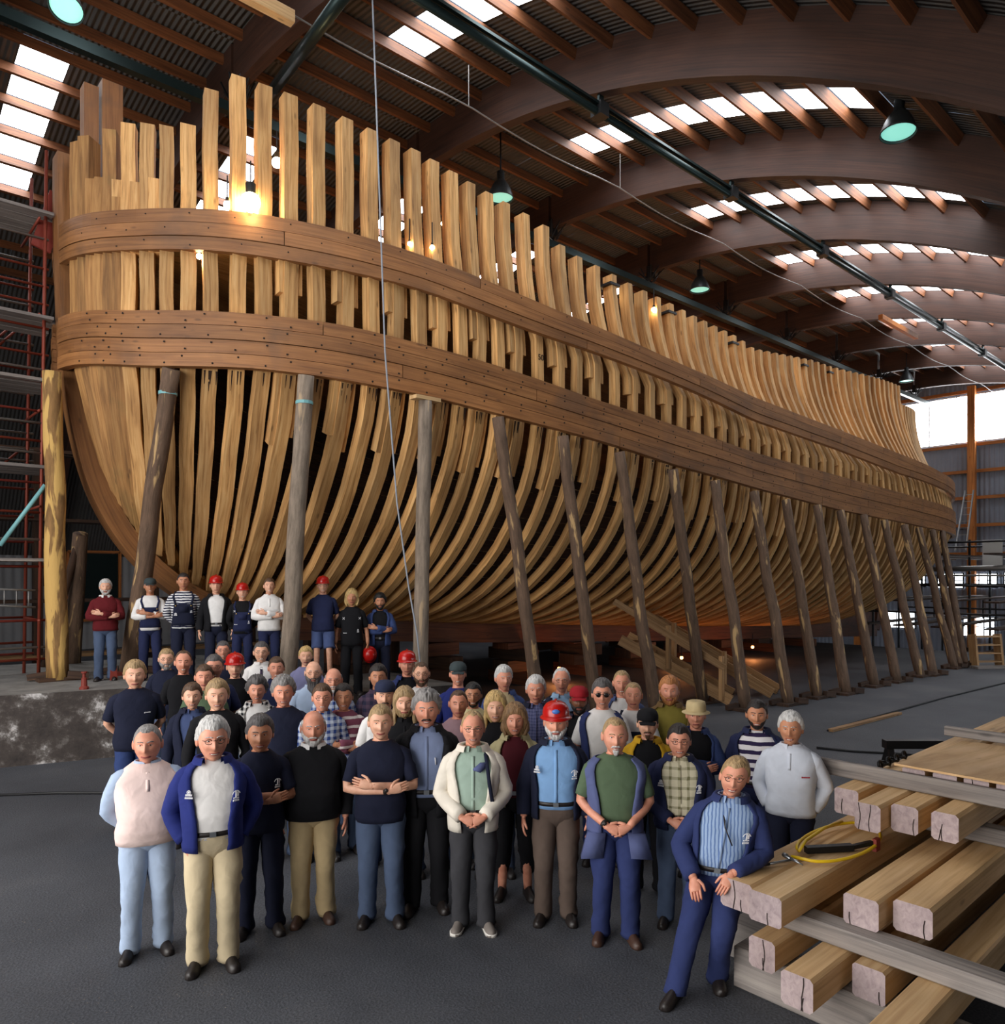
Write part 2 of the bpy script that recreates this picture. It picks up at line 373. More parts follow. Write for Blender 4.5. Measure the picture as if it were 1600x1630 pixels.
for b0, b1 in bays:
    full = b1 - b0 > 3
    for sgn, k0, k1, xo in ((-1, 2, 10, float(np.interp(b0, [1, 6.1, 10.55, 15, 19.45], [1.9, 2.4, 3.05, 3.6, 3.9]))), (1, 2, 7, 1.65)):
        gx = (b0 + xo - .42, b0 + xo + .42) if full else None
        m = sheet(b0, b1, 0, sgn * A_END, gx, (sgn * k0 * DA + sgn * 0.5 * DA, sgn * k1 * DA + sgn * 0.5 * DA)) if full else sheet(b0, b1, 0, sgn * A_END)
        m.obj('roof_sheet', 'roof_sheet', ceil)
        if full:
            for k in range(k0, k1):
                a = sgn * (k + 1.0) * DA
                o = mkobj('skylight_panel', sky, ceil, rel(arc(a, R_OUT + 0.0, b0 + xo))); o.rotation_euler = (-a, 0, 0)

def gable(name, X, m_, zbot=0.0, assumed_gate=None):
    m = MB(); n = 40; ys = [Y_NEAR + (Y_FAR - Y_NEAR) * i / n for i in range(n + 1)]
    for a, b in zip(ys[:-1], ys[1:]):
        za = CZ + math.sqrt(max(0.01, (R_OUT + .05) ** 2 - (a - YC) ** 2)); zb = CZ + math.sqrt(max(0.01, (R_OUT + .05) ** 2 - (b - YC) ** 2))
        z0 = zbot
        if assumed_gate and a > assumed_gate[0] and b < assumed_gate[1]: z0 = assumed_gate[2]
        m.add([(X, a, z0), (X, b, z0), (X, b, zb), (X, a, za)], [(0, 1, 2, 3)], [[(a, z0), (b, z0), (b, zb), (a, za)]])
    return m.obj(name, m_, kind='structure')
wall_end = gable('wall_end', X_END, 'wall_sheet', -1.6)
gable('wall_front', X_FRONT, 'wall_sheet', 0, (-1.9, 11.9, 7.9))  # assumed gate opening, out of view, made for the added key light
m = MB(); quad(m, (X_FRONT, Y_FAR, 0), (X_END, Y_FAR, 0), (X_END, Y_FAR, 3.6), (X_FRONT, Y_FAR, 3.6)); m.obj('wall_far', 'far_wall_sheet', kind='structure')
m = MB(); quad(m, (X_FRONT, Y_NEAR, 0), (X_END, Y_NEAR, 0), (X_END, Y_NEAR, 3.6), (X_FRONT, Y_NEAR, 3.6)); m.obj('wall_near', 'far_wall_sheet', kind='structure')
# end gable: girts, posts, the big window band and the small lower windows
gx = X_END - 0.12
for z in (3.9, 5.35, 6.75, 8.1, 9.45, 12.2):
    m = MB(); bar(m, (gx, 2, z), (gx, 27, z), 0.12, 0.16); m.obj('girt', 'orange_wood', wall_end)
for y in (6.0, 12.35, 18.0):
    m = MB(); bar(m, (gx - .2, y, -1.6), (gx - .2, y, 12.4), 0.3, 0.34, (0, 1, 0)); m.obj('wall_post', 'orange_wood', wall_end)
def window(name, ctr, y0, y1, z0, z1, ny, nz, fr='white_paint', pane='pane_glow', fw=0.06, X=None):
    e = empty(name, (X, (y0 + y1) / 2, z0), kind='structure')
    cy = (y0 + y1) / 2; wy = (y1 - y0) / ny; wz = (z1 - z0) / nz
    for i in range(ny):
        for j in range(nz):
            m = MB(); box(m, (-0.01, y0 + i * wy - cy + fw / 2, j * wz + fw / 2), (0.01, y0 + (i + 1) * wy - cy - fw / 2, (j + 1) * wz - fw / 2), 0, 1)
            m.obj('pane', pane, e)
    m = MB()
    for i in range(ny + 1): box(m, (-0.04, y0 + i * wy - cy - fw / 2, -fw / 2), (0.04, y0 + i * wy - cy + fw / 2, z1 - z0 + fw / 2), 0, 2)
    for j in range(nz + 1): box(m, (-0.04, y0 - cy, j * wz - fw / 2), (0.04, y1 - cy, j * wz + fw / 2), 0, 1)
    m.obj('window_frame', fr, e); return e
window('window_1', None, 10.5, 17.0, 9.6, 12.0, 5, 1, 'white_paint', 'skylight', 0.05, X_END - 0.08)
for n, (y0, y1, z0, z1) in enumerate(((8.3, 9.6, 2.2, 2.95), (9.8, 11.0, 2.2, 2.95), (11.3, 12.5, 2.2, 2.9), (12.8, 14.0, 2.15, 2.9), (14.6, 15.4, 2.2, 2.9), (16.6, 17.6, 2.2, 2.9), (11.4, 12.8, -0.3, 0.7), (15.1, 16.5, -0.05, 0.8))):
    window('window_%d' % (n + 2), None, y0, y1, z0, z1, 3 if y1 - y0 > .9 else 2, 2, 'black_iron', 'pane_glow', 0.05, X_END - 0.08)
# added glowing panes, unseen, in the near side wall to light the hull (behind and right of the camera)
for n in range(6):
    e = window('window_%d' % (n + 11), None, -1.1, 1.1, 1.2, 2.8, 2, 1, 'white_paint', 'pane_glow', 0.07, 0)
    e.location = (15.5 + n * 3.4, Y_NEAR + 0.06, 1.2); e.rotation_euler.z = math.pi / 2
# far side wall: an opening with an orange frame, seen under the bow
p = at_y(150, 930, Y_FAR - 0.1)
e = window('window_10', None, 0, 1, 0, 1, 1, 1, 'orange_wood', 'steel_dark', 0.1, 0) if False else None
e = empty('window_10', (p.x, Y_FAR - 0.06, 1.1), kind='structure')
m = MB(); 
for a, b in (((-.9, 0, 0), (-.9, 0, 2.6)), ((.9, 0, 0), (.9, 0, 2.6)), ((-.9, 0, 0), (.9, 0, 0)), ((-.9, 0, 2.6), (.9, 0, 2.6))): bar(m, a, b, .1, .16, (0, 1, 0))
m.obj('window_frame', 'orange_wood', e)
m = MB(); box(m, (-.88, .0, .02), (.88, .03, 2.58)); m.obj('pane', 'steel_dark', e)

# raised concrete slab by the bow and its lower step
plat = [(-6.9, 15.55), (1.95, 13.04), (3.4, 12.62), (6.7, 11.68), (6.7, 16.6), (-6.9, 19.5)]
def slab_obj(name, poly, z, mt, ms):
    m = MB(); n = len(poly)
    m.add([(x, y, z) for x, y in poly], [tuple(range(n))], [[(x, y) for x, y in poly]], 0)
    for i in range(n):
        a, b = poly[i], poly[(i + 1) % n]; w = math.dist(a, b)
        m.add([(*a, 0), (*b, 0), (*b, z), (*a, z)], [(0, 1, 2, 3)], [[(0, 0), (w, 0), (w, z), (0, z)]], 1)
    return m.obj(name, [mt, ms], kind='structure')
slab_obj('floor_platform', plat, 1.05, 'slab_top', 'concrete')
slab_obj('floor_step', [(6.72, 11.67), (9.0, 11.1), (9.0, 13.6), (6.72, 13.9)], 0.74, 'slab_top', 'concrete')

# ------------------------------------------------------------------ the ship
X0, LB_, BM = 3.05, 12.0, 5.4           # bow plan: quarter ellipse
XS, LS = 38.9, 14.0                     # stern plan: quarter ellipse
def bplan(X):
    if X <= X0 or X >= XS: return 0.0
    v = BM
    if X < X0 + LB_: v = BM * math.sqrt(1 - (1 - (X - X0) / LB_) ** 2)
    if X > XS - LS: v = min(v, BM * math.sqrt(1 - (1 - (XS - X) / LS) ** 2))
    return v
def on_hull(px, py):
    x, y, v = ray(px, py); lo, hi = 5.0, 5.0
    while hi < 60:
        hi += 0.25
        if x * hi > X0 and y * hi > YC - bplan(x * hi): break
    lo = hi - 0.25
    for _ in range(20):
        md = (lo + hi) / 2
        if x * md > X0 and y * md > YC - bplan(x * md): hi = md
        else: lo = md
    return x * hi, y * hi, CAM_H + v * hi
UT = [(110,354),(169,342.6),(236,336),(304,335),(371,339),(439,348),(537,368),(665,407),(800,461),(891,499.5),(982,537),(1070,577),(1195,633),(1330,684),(1431,724),(1490,750)]
UBt = [(110,416),(169,407),(236,401),(304,401),(371,405),(439,415),(537,432),(665,462),(800,513),(867,537),(1070,611),(1195,669),(1330,716),(1431,755),(1490,775)]
LT = [(105,505),(169,499.5),(236,498),(337,498),(439,506),(537,518),(665,549),(800,588),(935,635),(1070,679),(1195,721),(1330,758),(1465,795),(1490,802)]
LBt = [(105,588),(202,587),(304,587),(405,589),(537,606),(665,630),(800,664),(935,699),(1070,742),(1195,777),(1330,812),(1465,839),(1490,844)]
def sheer(pts):
    q = [on_hull(*p) for p in pts]; xs = np.array([a[0] for a in q]); zs = np.array([a[2] for a in q])
    xs = np.concatenate([[X0 - .2], xs, [XS]]); zs = np.concatenate([[zs[0] + .02], zs, [zs[-1] - .05]])
    dense = np.linspace(X0 - .2, XS, 400); zz = np.interp(dense, xs, zs)
    k = np.ones(9) / 9; zp = np.pad(zz, 4, mode='edge'); zz = np.convolve(zp, k, 'valid')
    return lambda X: float(np.interp(X, dense, zz))
zUT, zUB, zLT, zLB = map(sheer, (UT, UBt, LT, LBt))

ship = empty('ship_hull', (0, YC, 0)); tag(ship, 'huge unfinished wooden ship hull of bare curved frames with two brown wale bands', 'ship')
# rabbet line of stem, keel and sternpost (X, z)
RAB = [(3.3, 11.0), (3.32, 6.3), (3.5, 5.2), (3.8, 4.2), (4.4, 3.3), (5.2, 2.62), (6.2, 2.18), (7.6, 1.9), (12, 1.62), (20, 1.2), (28, .85), (31, 1.0), (34, 1.7), (36.5, 3.0), (38.2, 4.4)]
def rab_z(X):
    return float(np.interp(X, [r[0] for r in RAB[1:]], [r[1] for r in RAB[1:]]))
def smooth(t): t = max(0.0, min(1.0, t)); return t * t * (3 - 2 * t)
def foot_x(X):
    if X < 8: return X + 0.75 * (1 - smooth((X - 3.9) / 3.2))
    if X > 33: return X - 1.2 * smooth((X - 33) / 5)
    return X
def tumble(X):
    return 0.0 if X < 6 else min(1.4, 0.3 * smooth((X - 6) / 2.7) + max(0, 0.075 * (X - 8.7)))
def pexp(X):
    return float(np.interp(X, [3.1, 4.5, 6, 8, 11, 15, 24, 31, 35, 38.5], [1.15, 1.3, 1.55, 1.8, 2.05, 2.3, 2.3, 1.9, 1.5, 1.2]))
TOPS = [(120,224),(135,214),(170,208),(205,196),(240,198),(272,202),(306,198),(351,113),(395,126),(437,142),(479,157),(517,173),(561,192),(597,210),(633,227),(666,241),(695,258),(722,275),(750,291),(778,307),(805,322),(836,340),(867,357),(898,395),(925,410),(952,424),(979,438),(1004,452),(1028,464),(1051,475),(1100,500),(1176,537),(1200,555),(1293,573),(1350,590),(1440,618)]
TX = [];TZ = []
for px, py in TOPS:
    x, y, v = ray(px, py); hi = 6.0
    while hi < 60 and not (x * hi > X0 and y * hi > YC - max(0.05, bplan(x * hi) - tumble(x * hi))): hi += 0.03
    TX.append(x * hi); TZ.append(CAM_H + v * hi)
TX += [30, 38.9]; TZ += [9.2, 10.2]
def top_z(X): return float(np.interp(X, TX, TZ))
PXW = [204,234,265,300,336,381,422,464,508,555,596,635,672,705,738,768,798,827,861,894,923,952]
FX = [on_hull(p, 400)[0] for p in PXW]
BOWX = [on_hull(p, 400)[0] for p in (118, 132, 146, 160, 174, 189)]
while FX[-1] < 37.6: FX.append(FX[-1] + 0.49 - 0.06 * smooth((FX[-1] - 28) / 8))

def frame_curve(Xw, z0=None, z1=None, n_lo=16, n_up=9, inset=0.0):
    """points along the outer face of the frame: list of (pos, in-plane outward normal), ship-relative"""
    bw = bplan(Xw); Xf = foot_x(Xw); zf = rab_z(Xf); zw = (zLT(Xw) + zLB(Xw)) / 2; zu = zUT(Xw); zt = top_z(Xw); tb = tumble(Xw); p = pexp(Xw)
    b0 = 0.13
    L = math.hypot(Xw - Xf, bw - b0); hx, hy = (Xw - Xf) / L, -(bw - b0) / L
    out = []
    for i in range(n_lo + 1):
        ph = math.pi / 2 * i / n_lo
        t = 1 - max(0, math.cos(ph)) ** (2 / p); y = math.sin(ph) ** (2 / p)
        out.append((y * L, zf + t * (zw - zf)))
    for i in range(1, n_up + 1):
        z = zw + (zt - zw) * i / n_up
        t = max(0.0, (z - (zUB(Xw) - .15)) / max(.2, zt - zUB(Xw) + .15))
        out.append((L - tb * (1 - (1 - t) ** 2), z))
    if z0 is not None:
        zs = [q[1] for q in out]; ds = [q[0] for q in out]
        out = [(float(np.interp(z, zs, ds)), z) for z in np.linspace(z0, z1, 6)]
    res = []
    for i, (d, z) in enumerate(out):
        a = out[max(0, i - 1)]; b = out[min(len(out) - 1, i + 1)]
        tx, tz = b[0] - a[0], b[1] - a[1]; l = math.hypot(tx, tz) or 1
        nx, nz = tz / l, -tx / l
        pos = Vector((Xf + hx * (d - nx * inset), -b0 + hy * (d - nx * inset), z - nz * inset)); nrm = Vector((hx * nx, hy * nx, nz))
        res.append((pos, nrm, z))
    side = Vector((-hy, hx, 0)).normalized()
    if side.x < 0: side = -side
    return res, side
def frame_mesh(name, Xw, w, dep, off=0.0, z0=None, z1=None, inset=0.0, mat='frame_wood', cant=False, jig=0.0, wt=1.0, zmax=None):
    pts, side = frame_curve(Xw, z0, z1, inset=inset); rings = []
    if zmax: pts = [q for q in pts if q[2] < zmax]
    for i, (p, nr, z) in enumerate(pts):
        k = 1.0
        if cant and z0 is None: k = 0.5 + 0.5 * smooth((i + 1) / 9)
        if z0 is None and z > zUT(Xw): k *= wt
        dz_ = dep * (1 - .34 * smooth((Xw - 5) / 4) * (1 - smooth((z - zUB(Xw)) / .8)))
        a = side * (w / 2 * k); c = p + side * off + side * (jig * math.sin(i * 1.7 + Xw * 9))
        rings.append([c - a, c + a, c + a - nr * dz_, c - a - nr * dz_])
    m = MB(); loft(m, rings); return m.mesh(name, [mat])
def both(name, me):
    mkobj(name, me, ship); o = mkobj(name, me, ship); o.scale = (1, -1, 1)
for i, X in enumerate(BOWX):
    both('bow_frame', frame_mesh('bow_frame', X, 0.2, 0.3, mat='old_frame_wood', cant=True, jig=0.006, zmax=None if i in (0, 1, 4) else zUT(X) + .62))
for i, X in enumerate(FX):
    cant = X < 7
    w = 0.215 - .065 * smooth((X - 5.5) / 6)
    both('frame', frame_mesh('frame', X, w * random.uniform(.94, 1.06), 0.24, mat='frame_wood' , cant=cant, jig=0.008))
    odd = i % 2 == 1
    if X > 5.2 and odd:
        zu, zl = zUB(X), zLT(X); zb = zLB(X); zf = rab_z(foot_x(X))
        for s in (-1, 1):
            me = frame_mesh('futtock', X, 0.105, 0.23, off=s * 0.137, z0=zl + (zu - zl) * (0.42 + .1 * random.random()), z1=zUT(X) - .05, inset=0.03)
            mkobj('futtock', me, ship)
            me = frame_mesh('futtock', X, 0.105, 0.23, off=s * 0.137, z0=zb - (zb - zf) * (0.2 + .1 * random.random()), z1=zLT(X), inset=0.03, mat='frame_wood')
            mkobj('futtock', me, ship)
# short filling timbers at the bow between the tall top timbers
for i, X in enumerate(BOWX[2:] + FX[:2]):
    me = frame_mesh('filling_timber', X + 0.09, 0.2, 0.25, z0=zUB(X), z1=zUT(X) + .42 + .05 * (i % 3), inset=0.02); mkobj('filling_timber', me, ship)

# wales: strakes of long planks bent round the hull
def plan_path(off, n1=46, n2=30, mid=34):
    P = []
    for i in range(n1):
        a = math.pi / 2 * (i / n1); P.append((X0 + LB_ * (1 - math.cos(a)), BM * math.sin(a)))
    xa, xb = X0 + LB_, XS - LS
    for i in range(mid): P.append((xa + (xb - xa) * i / mid, BM))
    for i in range(n2 + 1):
        a = math.pi / 2 * (1 - i / n2 * 0.93); P.append((XS - LS * (1 - math.cos(a)), BM * math.sin(a)))
    out = []
    for i, (x, b) in enumerate(P):
        x0, b0 = P[max(0, i - 1)]; x1, b1 = P[min(len(P) - 1, i + 1)]
        tx, tb = x1 - x0, b1 - b0; l = math.hypot(tx, tb); nx, nb = -tb / l, tx / l
        out.append((x, b, nx, nb))
    return out
PATH = plan_path(0)[1:]
def strakes(zt, zb, n, thick, cuts, mat):
    holes = MB(); gap = 0.006
    for k in range(n):
        seq = [0] + [c for c in cuts[k]] + [len(PATH) - 1]
        for a, b in zip(seq[:-1], seq[1:]):
            rings = []
            for (x, bb, nx, nb) in PATH[a:b + 1]:
                hi, lo = zt(x), zb(x); z1 = hi - (hi - lo) * k / n - gap; z0 = hi - (hi - lo) * (k + 1) / n + gap
                th = thick + (0.012 if k % 2 else 0)
                rings.append([(x + nx * th, -(bb + nb * th), z0), (x + nx * th, -(bb + nb * th), z1), (x - nx * .02, -(bb - nb * .02), z1), (x - nx * .02, -(bb - nb * .02), z0)])
            if a > 0:   # open a hair-line butt joint
                r0 = rings[0]; r1 = rings[1]; rings[0] = [tuple(np.array(p) + 0.012 * (np.array(q) - np.array(p)) / np.linalg.norm(np.array(q) - np.array(p))) for p, q in zip(r0, r1)]
            m = MB(); loft(m, rings); both('wale_plank', m.mesh('wale_plank', [mat]))
    return
strakes(zLT, zLB, 4, 0.11, [(20, 44, 66, 86), (31, 55, 78), (24, 48, 70, 92), (36, 60, 84)], 'wale_wood')
strakes(zUT, zUB, 3, 0.09, [(28, 50, 74), (18, 42, 64, 88), (34, 58, 80)], 'wale_wood')
# treenail and bolt holes in the wales
hm = MB()
def hole(x, zt, zb, fr, th, r):
    b = bplan(x); e = 0.01; db = (bplan(x + e) - bplan(x - e)) / (2 * e); l = math.hypot(1, db); nx, nb = -db / l, 1 / l; tx, tb = 1 / l, db / l
    z = zt(x) - (zt(x) - zb(x)) * fr; th += 0.004
    c = Vector((x + nx * th, -(b + nb * th), z)); t = Vector((tx, -tb, 0)); nn = Vector((nx, -nb, 0))
    ring = [c + t * (r * math.cos(q * math.pi / 3)) + Vector((0, 0, r * math.sin(q * math.pi / 3))) for q in range(6)]
    hm.add(ring + [c + nn * .006], [(j, (j + 1) % 6, 6) for j in range(6)])
for i, X in enumerate(BOWX[2:] + FX):
    for k in range(4):
        s = .27 if (i + k) % 2 else -.27
        hole(X + random.uniform(-.05, .05), zLT, zLB, (k + .5 + s * .9) / 4, 0.122, 0.017)
    for k in range(3):
        if (i + k) % 2: hole(X + random.uniform(-.05, .05), zUT, zUB, (k + .5 + random.uniform(-.2, .2)) / 3, 0.1, 0.013)
hm.obj('treenail_holes', 'hole_dark', ship, kind='stuff')
# tar drips on the frame heads under the lower wale
dm = MB()
for X in FX[4:30]:
    pts, side = frame_curve(X, zLB(X) - .5, zLB(X), inset=-.004)
    for q in range(4):
        o = random.uniform(-.11, .09); wq = random.uniform(.012, .03); k0 = random.choice((2, 3, 3, 4))
        if random.random() < .25: continue
        r0, r1 = pts[k0][0], pts[-1][0]
        dm.add([r0 + side * o, r0 + side * (o + wq * .4), r1 + side * (o + wq), r1 + side * (o - wq * .4)], [(0, 1, 2, 3)])
dm.obj('tar_drips', 'tar_dark', ship, kind='stuff')
# stem, keel, sternpost
def spine(name, pts, sid, dep, mat):
    m = MB(); rings = []
    for i, (x, z) in enumerate(pts):
        a = pts[max(0, i - 1)]; b = pts[min(len(pts) - 1, i + 1)]; tx, tz = b[0] - a[0], b[1] - a[1]; l = math.hypot(tx, tz)
        nx, nz = (tz / l, -tx / l)
        rings.append([(x - nx * 0.02, -sid / 2, z - nz * .02), (x - nx * .02, sid / 2, z - nz * .02), (x + nx * dep, sid / 2, z + nz * dep), (x + nx * dep, -sid / 2, z + nz * dep)])
    loft(m, rings); return m.obj(name, mat, ship)
STEM = [(7.2, 1.98), (6.2, 2.2), (5.2, 2.64), (4.4, 3.32), (3.85, 4.2), (3.55, 5.2), (3.38, 6.3), (3.33, 7.6), (3.3, 8.8), (3.3, 9.9)]
def densify(P, n=6):
    out = []
    for a in range(len(P) - 1):
        p0, p1, p2, p3 = [np.array(P[min(max(a + q, 0), len(P) - 1)], float) for q in (-1, 0, 1, 2)]
        for k in range(n):
            t = k / n; out.append(tuple(.5 * (2 * p1 + (p2 - p0) * t + (2 * p0 - 5 * p1 + 4 * p2 - p3) * t * t + (3 * p1 - p0 - 3 * p2 + p3) * t ** 3)))
    return out + [tuple(P[-1])]
spine('stem', densify(STEM), 0.36, -0.36, 'wale_wood')
KEEL = [(7.2, 1.98), (12, 1.64), (20, 1.22), (28, .87), (36.5, .48)]
spine('keel', KEEL, 0.4, 0.5, 'keel_wood')
m = MB(); bar(m, (36.6, 0, .3), (38.6, 0, 6.0), 0.36, 0.5, (1, 0, 0)); m.obj('sternpost', 'keel_wood', ship)
dead = [(28, .9), (31, 1.05), (34, 1.75), (36.3, 2.9)]
m = MB(); loft(m, [[(x, -.17, .4), (x, .17, .4), (x, .17, z), (x, -.17, z)] for x, z in dead]); m.obj('deadwood', 'keel_wood', ship)
m = MB(); box(m, (3.35, -.14, 9.5), (3.58, .14, 11.25), 0, 2); m.obj('stem_head', 'wale_wood', ship)
m = MB(); box(m, (3.62, -.2, 9.0), (3.95, .2, 11.4), 0, 2); m.obj('knight_head', 'wale_wood', ship)
# inside: an added deck and far-side lining that keep the hull dark
def deck(name, zfun, mat, x0=4.2, x1=37.5):
    nb = 15
    for k in range(nb):
        m = MB(); rings = []
        for i in range(40):
            x = x0 + (x1 - x0) * i / 39; b = max(0.05, bplan(x) - .38); z = zfun(x)
            y0, y1 = -b + 2 * b * k / nb + .004, -b + 2 * b * (k + 1) / nb - .004
            rings.append([(x, y0, z), (x, y1, z), (x, y1, z - .07), (x, y0, z - .07)])
        loft(m, rings); m.obj(name, mat, ship)
deck('deck_plank', lambda x: zUT(x) - 0.12, 'plank_wood')  # deck added to shade the space between the wales
for k in range(11):       # added strakes on the far side, blocking light between the frames
    m = MB(); rings = []
    for i in range(30):
        X = 4.6 + 33 * i / 29; zf = rab_z(foot_x(X)) + .1; zt = zUT(X)
        q = []
        for fr in (k / 11 + .002, (k + 1) / 11 - .002):
            z = zf + (zt - zf) * fr; pts, sd = frame_curve(X, z, z + .01, inset=.29); q.append(pts[0][0])
        a, b = q; a = Vector((a.x, -a.y, a.z)); b = Vector((b.x, -b.y, b.z))
        rings.append([a, b, b + Vector((0, -.06, 0)), a + Vector((0, -.06, 0))])
    loft(m, rings); m.obj('shade_plank', 'dark_timber', ship)
# deck beam ends and a rail seen inside the bow
for x in (5.2, 6.4, 7.7, 9.0):
    m = MB(); b = bplan(x) - .35; bar(m, (x, -b, zUT(x) + .05), (x, b, zUT(x) + .05), .22, .24); m.obj('deck_beam', 'orange_wood', ship)
# iron bands round some top timbers, a sawn block left on the rail
for i in (23, 27, 33, 42, 46):
    X = FX[i]; z = top_z(X) - .22; pts, side = frame_curve(X, z, z + .05); m = MB(); rings = []
    for p, nr, zz in (pts[0], pts[-1]):
        a = side * .15; rings.append([p + nr * .02 - a, p + nr * .02 + a, p + a - nr * .3, p - a - nr * .3])
    loft(m, rings); m.obj('iron_band', 'black_iron', ship)
# keel blocks under the hull
for i, x in enumerate((8.6, 11, 13.5, 16, 18.5, 21, 23.5, 26, 29)):
    zt = float(np.interp(x, [k[0] for k in KEEL], [k[1] for k in KEEL])) - .5; m = MB()
    e = empty('keel_block', (x, YC, 0)); tag(e, 'stack of dark timber blocks under the keel, number %s from the bow' % ('one two three four five six seven eight nine'.split()[i]), 'keel block', 'blocks carrying the keel')
    z = 0; j = 0
    while z < zt - .02:
        h = min(.3, zt - z); m = MB()
        if j % 2 == 0: box(m, (-.2, -.75, z), (.2, .75, z + h - .004), 0, 1)
        else: box(m, (-.45, -.3, z), (.45, .3, z + h - .004), 0, 0)
        m.obj('block', 'dark_timber' if j % 3 else 'keel_wood', e); z += h; j += 1

# ------------------------------------------------------------------ shoring logs
LOGS = [((83, 592), (92, 1083, 1.05), 'peeled_pole', .16, 'thick peeled yellow log standing upright before the stem'),
 ((272, 592), (205, 1073, 1.05), 'bark_pole', .15, 'bark-covered log leaning left beside the man in the dark red sweater'),
 ((486, 602), (451, 1180, 0), 'grey_pole', .145, 'smooth grey log between the white hooded top and the red-helmeted man in shorts'),
 ((675, 642), (667, 1175, 0), 'grey_pole', .128, 'grey upright log behind the red-helmeted man in the middle, fourth from the bow'),
 ((790, 668), (864, 1165, 0), 'bark_pole', .118, 'half-peeled brown log, fifth shore from the bow'),
 ((893, 697), (952, 1150, 0), 'bark_pole', .118, 'half-peeled brown log, sixth shore from the bow'),
 ((983, 722), (1044, 1138, 0), 'bark_pole', .118, 'log shore just left of the wooden stairs, seventh from the bow'),
 ((1068, 750), (1119, 1120, 0), 'bark_pole', .118, 'log shore in front of the wooden stairs, eighth from the bow'),
 ((1135, 768), (1187, 1130, 0), 'bark_pole', .118, 'knotty log shore right of the stairs, ninth from the bow'),
 ((1197, 785), (1255, 1122, 0), 'bark_pole', .118, 'log shore behind the white-haired man on the right, tenth from the bow'),
 ((1248, 798), (1301, 1111, 0), 'bark_pole', .118, 'log shore on dark wedges, eleventh from the bow'),
 ((1298, 807), (1347, 1105, 0), 'bark_pole', .118, 'log shore, twelfth from the bow'),
 ((1335, 815), (1392, 1093, 0), 'bark_pole', .118, 'log shore, thirteenth from the bow'),
 ((1372, 822), (1428, 1086, 0), 'bark_pole', .118, 'log shore, fourteenth from the bow'),
 ((1405, 830), (1465, 1077, 0), 'bark_pole', .118, 'log shore, fifteenth from the bow'),
 ((1437, 838), (1486, 1075, 0), 'bark_pole', .118, 'log shore, sixteenth from the bow'),
 ((1460, 842), (1519, 1064, 0), 'bark_pole', .112, 'log shore, seventeenth from the bow'),
 ((1482, 846), (1527, 1062, 0), 'bark_pole', .112, 'log shore under the stern, last but one'),
 ((1498, 848), (1536, 1060, 0), 'bark_pole', .112, 'last log shore under the stern')]
for i, (t, f, mt, r, lb) in enumerate(LOGS):
    b = at_z(f[0], f[1], f[2])
    if i == 0: tp = at_d(t[0], t[1], 12.35)
    else:
        h = on_hull(t[0], t[1]); tp = Vector(h); tp += Vector((tp.x * -.012, -.16, 0))
        if i == 1: tp = at_d(t[0], t[1], at_z(f[0], f[1], f[2]).length * .86) if False else tp
    e = empty('shoring_log', b); tag(e, lb, 'log', 'log shores propping the hull')
    m = MB(); n = 14; pts = []; rr = []; ax = (tp - b)
    for k in range(n + 1):
        q = k / n; pts.append(ax * q + Vector((mnoise.noise((i * 7, q * 4, 1)) * .06, mnoise.noise((i * 7, q * 4, 9)) * .06, 0)) * (1 - abs(2 * q - 1)))
        rr.append(r * (1.08 - .2 * q) * (1 + .06 * mnoise.noise((i * 3.1, q * 9, 5))))
    pts[0] = Vector((0, 0, .03)); tube(m, pts, rr, 12, jit=.05); m.obj('trunk', mt, e, True)
    m = MB(); wd = MB()
    box(m, (-.3, -.16, 0), (.3, .16, .06), 0, 0); m.obj('foot_plate', 'rust_red' if i in (1,) else 'dark_timber', e)
    bar(wd, (.12, -.12, .1), (.42, -.2, .06), .12, .12); wd.obj('wedge', 'dark_timber', e); wd = MB(); bar(wd, (-.14, .1, .1), (-.4, .2, .06), .1, .1); wd.obj('wedge', 'dark_timber', e)
    if i in (1, 2):
        m = MB(); k = 13; tube(m, [pts[k] + Vector((0, 0, -.02)), pts[k] + Vector((0, 0, .03))], rr[k] * 1.06, 12); m.obj('strap', 'tube_teal', e)
    if i == 3:
        m = MB(); box(m, (ax.x - .25, ax.y - .1, ax.z), (ax.x + .25, ax.y + .1, ax.z + .06)); m.obj('head_board', 'beam_wood', e)

# carpenter's mark on one frame between the wales
h = on_hull(845, 582); tc_ = bpy.data.curves.new('frame_mark', 'FONT'); tc_.body = '50'; tc_.size = .15; tc_.extrude = .002; tc_.align_x = 'CENTER'; tc_.materials.append(M['hole_dark'])
fi = min(FX, key=lambda q: abs(q - h[0])); zz_ = (zUB(fi) + zLT(fi)) / 2 - .1; fp, fs = frame_curve(fi, zz_, zz_ + .2)
tmp = mkobj('mark_source', tc_); bpy.context.view_layer.update(); fm = bpy.data.meshes.new_from_object(tmp.evaluated_get(bpy.context.evaluated_depsgraph_get())); bpy.data.objects.remove(tmp)
o = mkobj('frame_mark', fm, ship, fp[2][0] + fp[2][1] * .004); o.rotation_euler = (math.pi / 2, 0, 0)
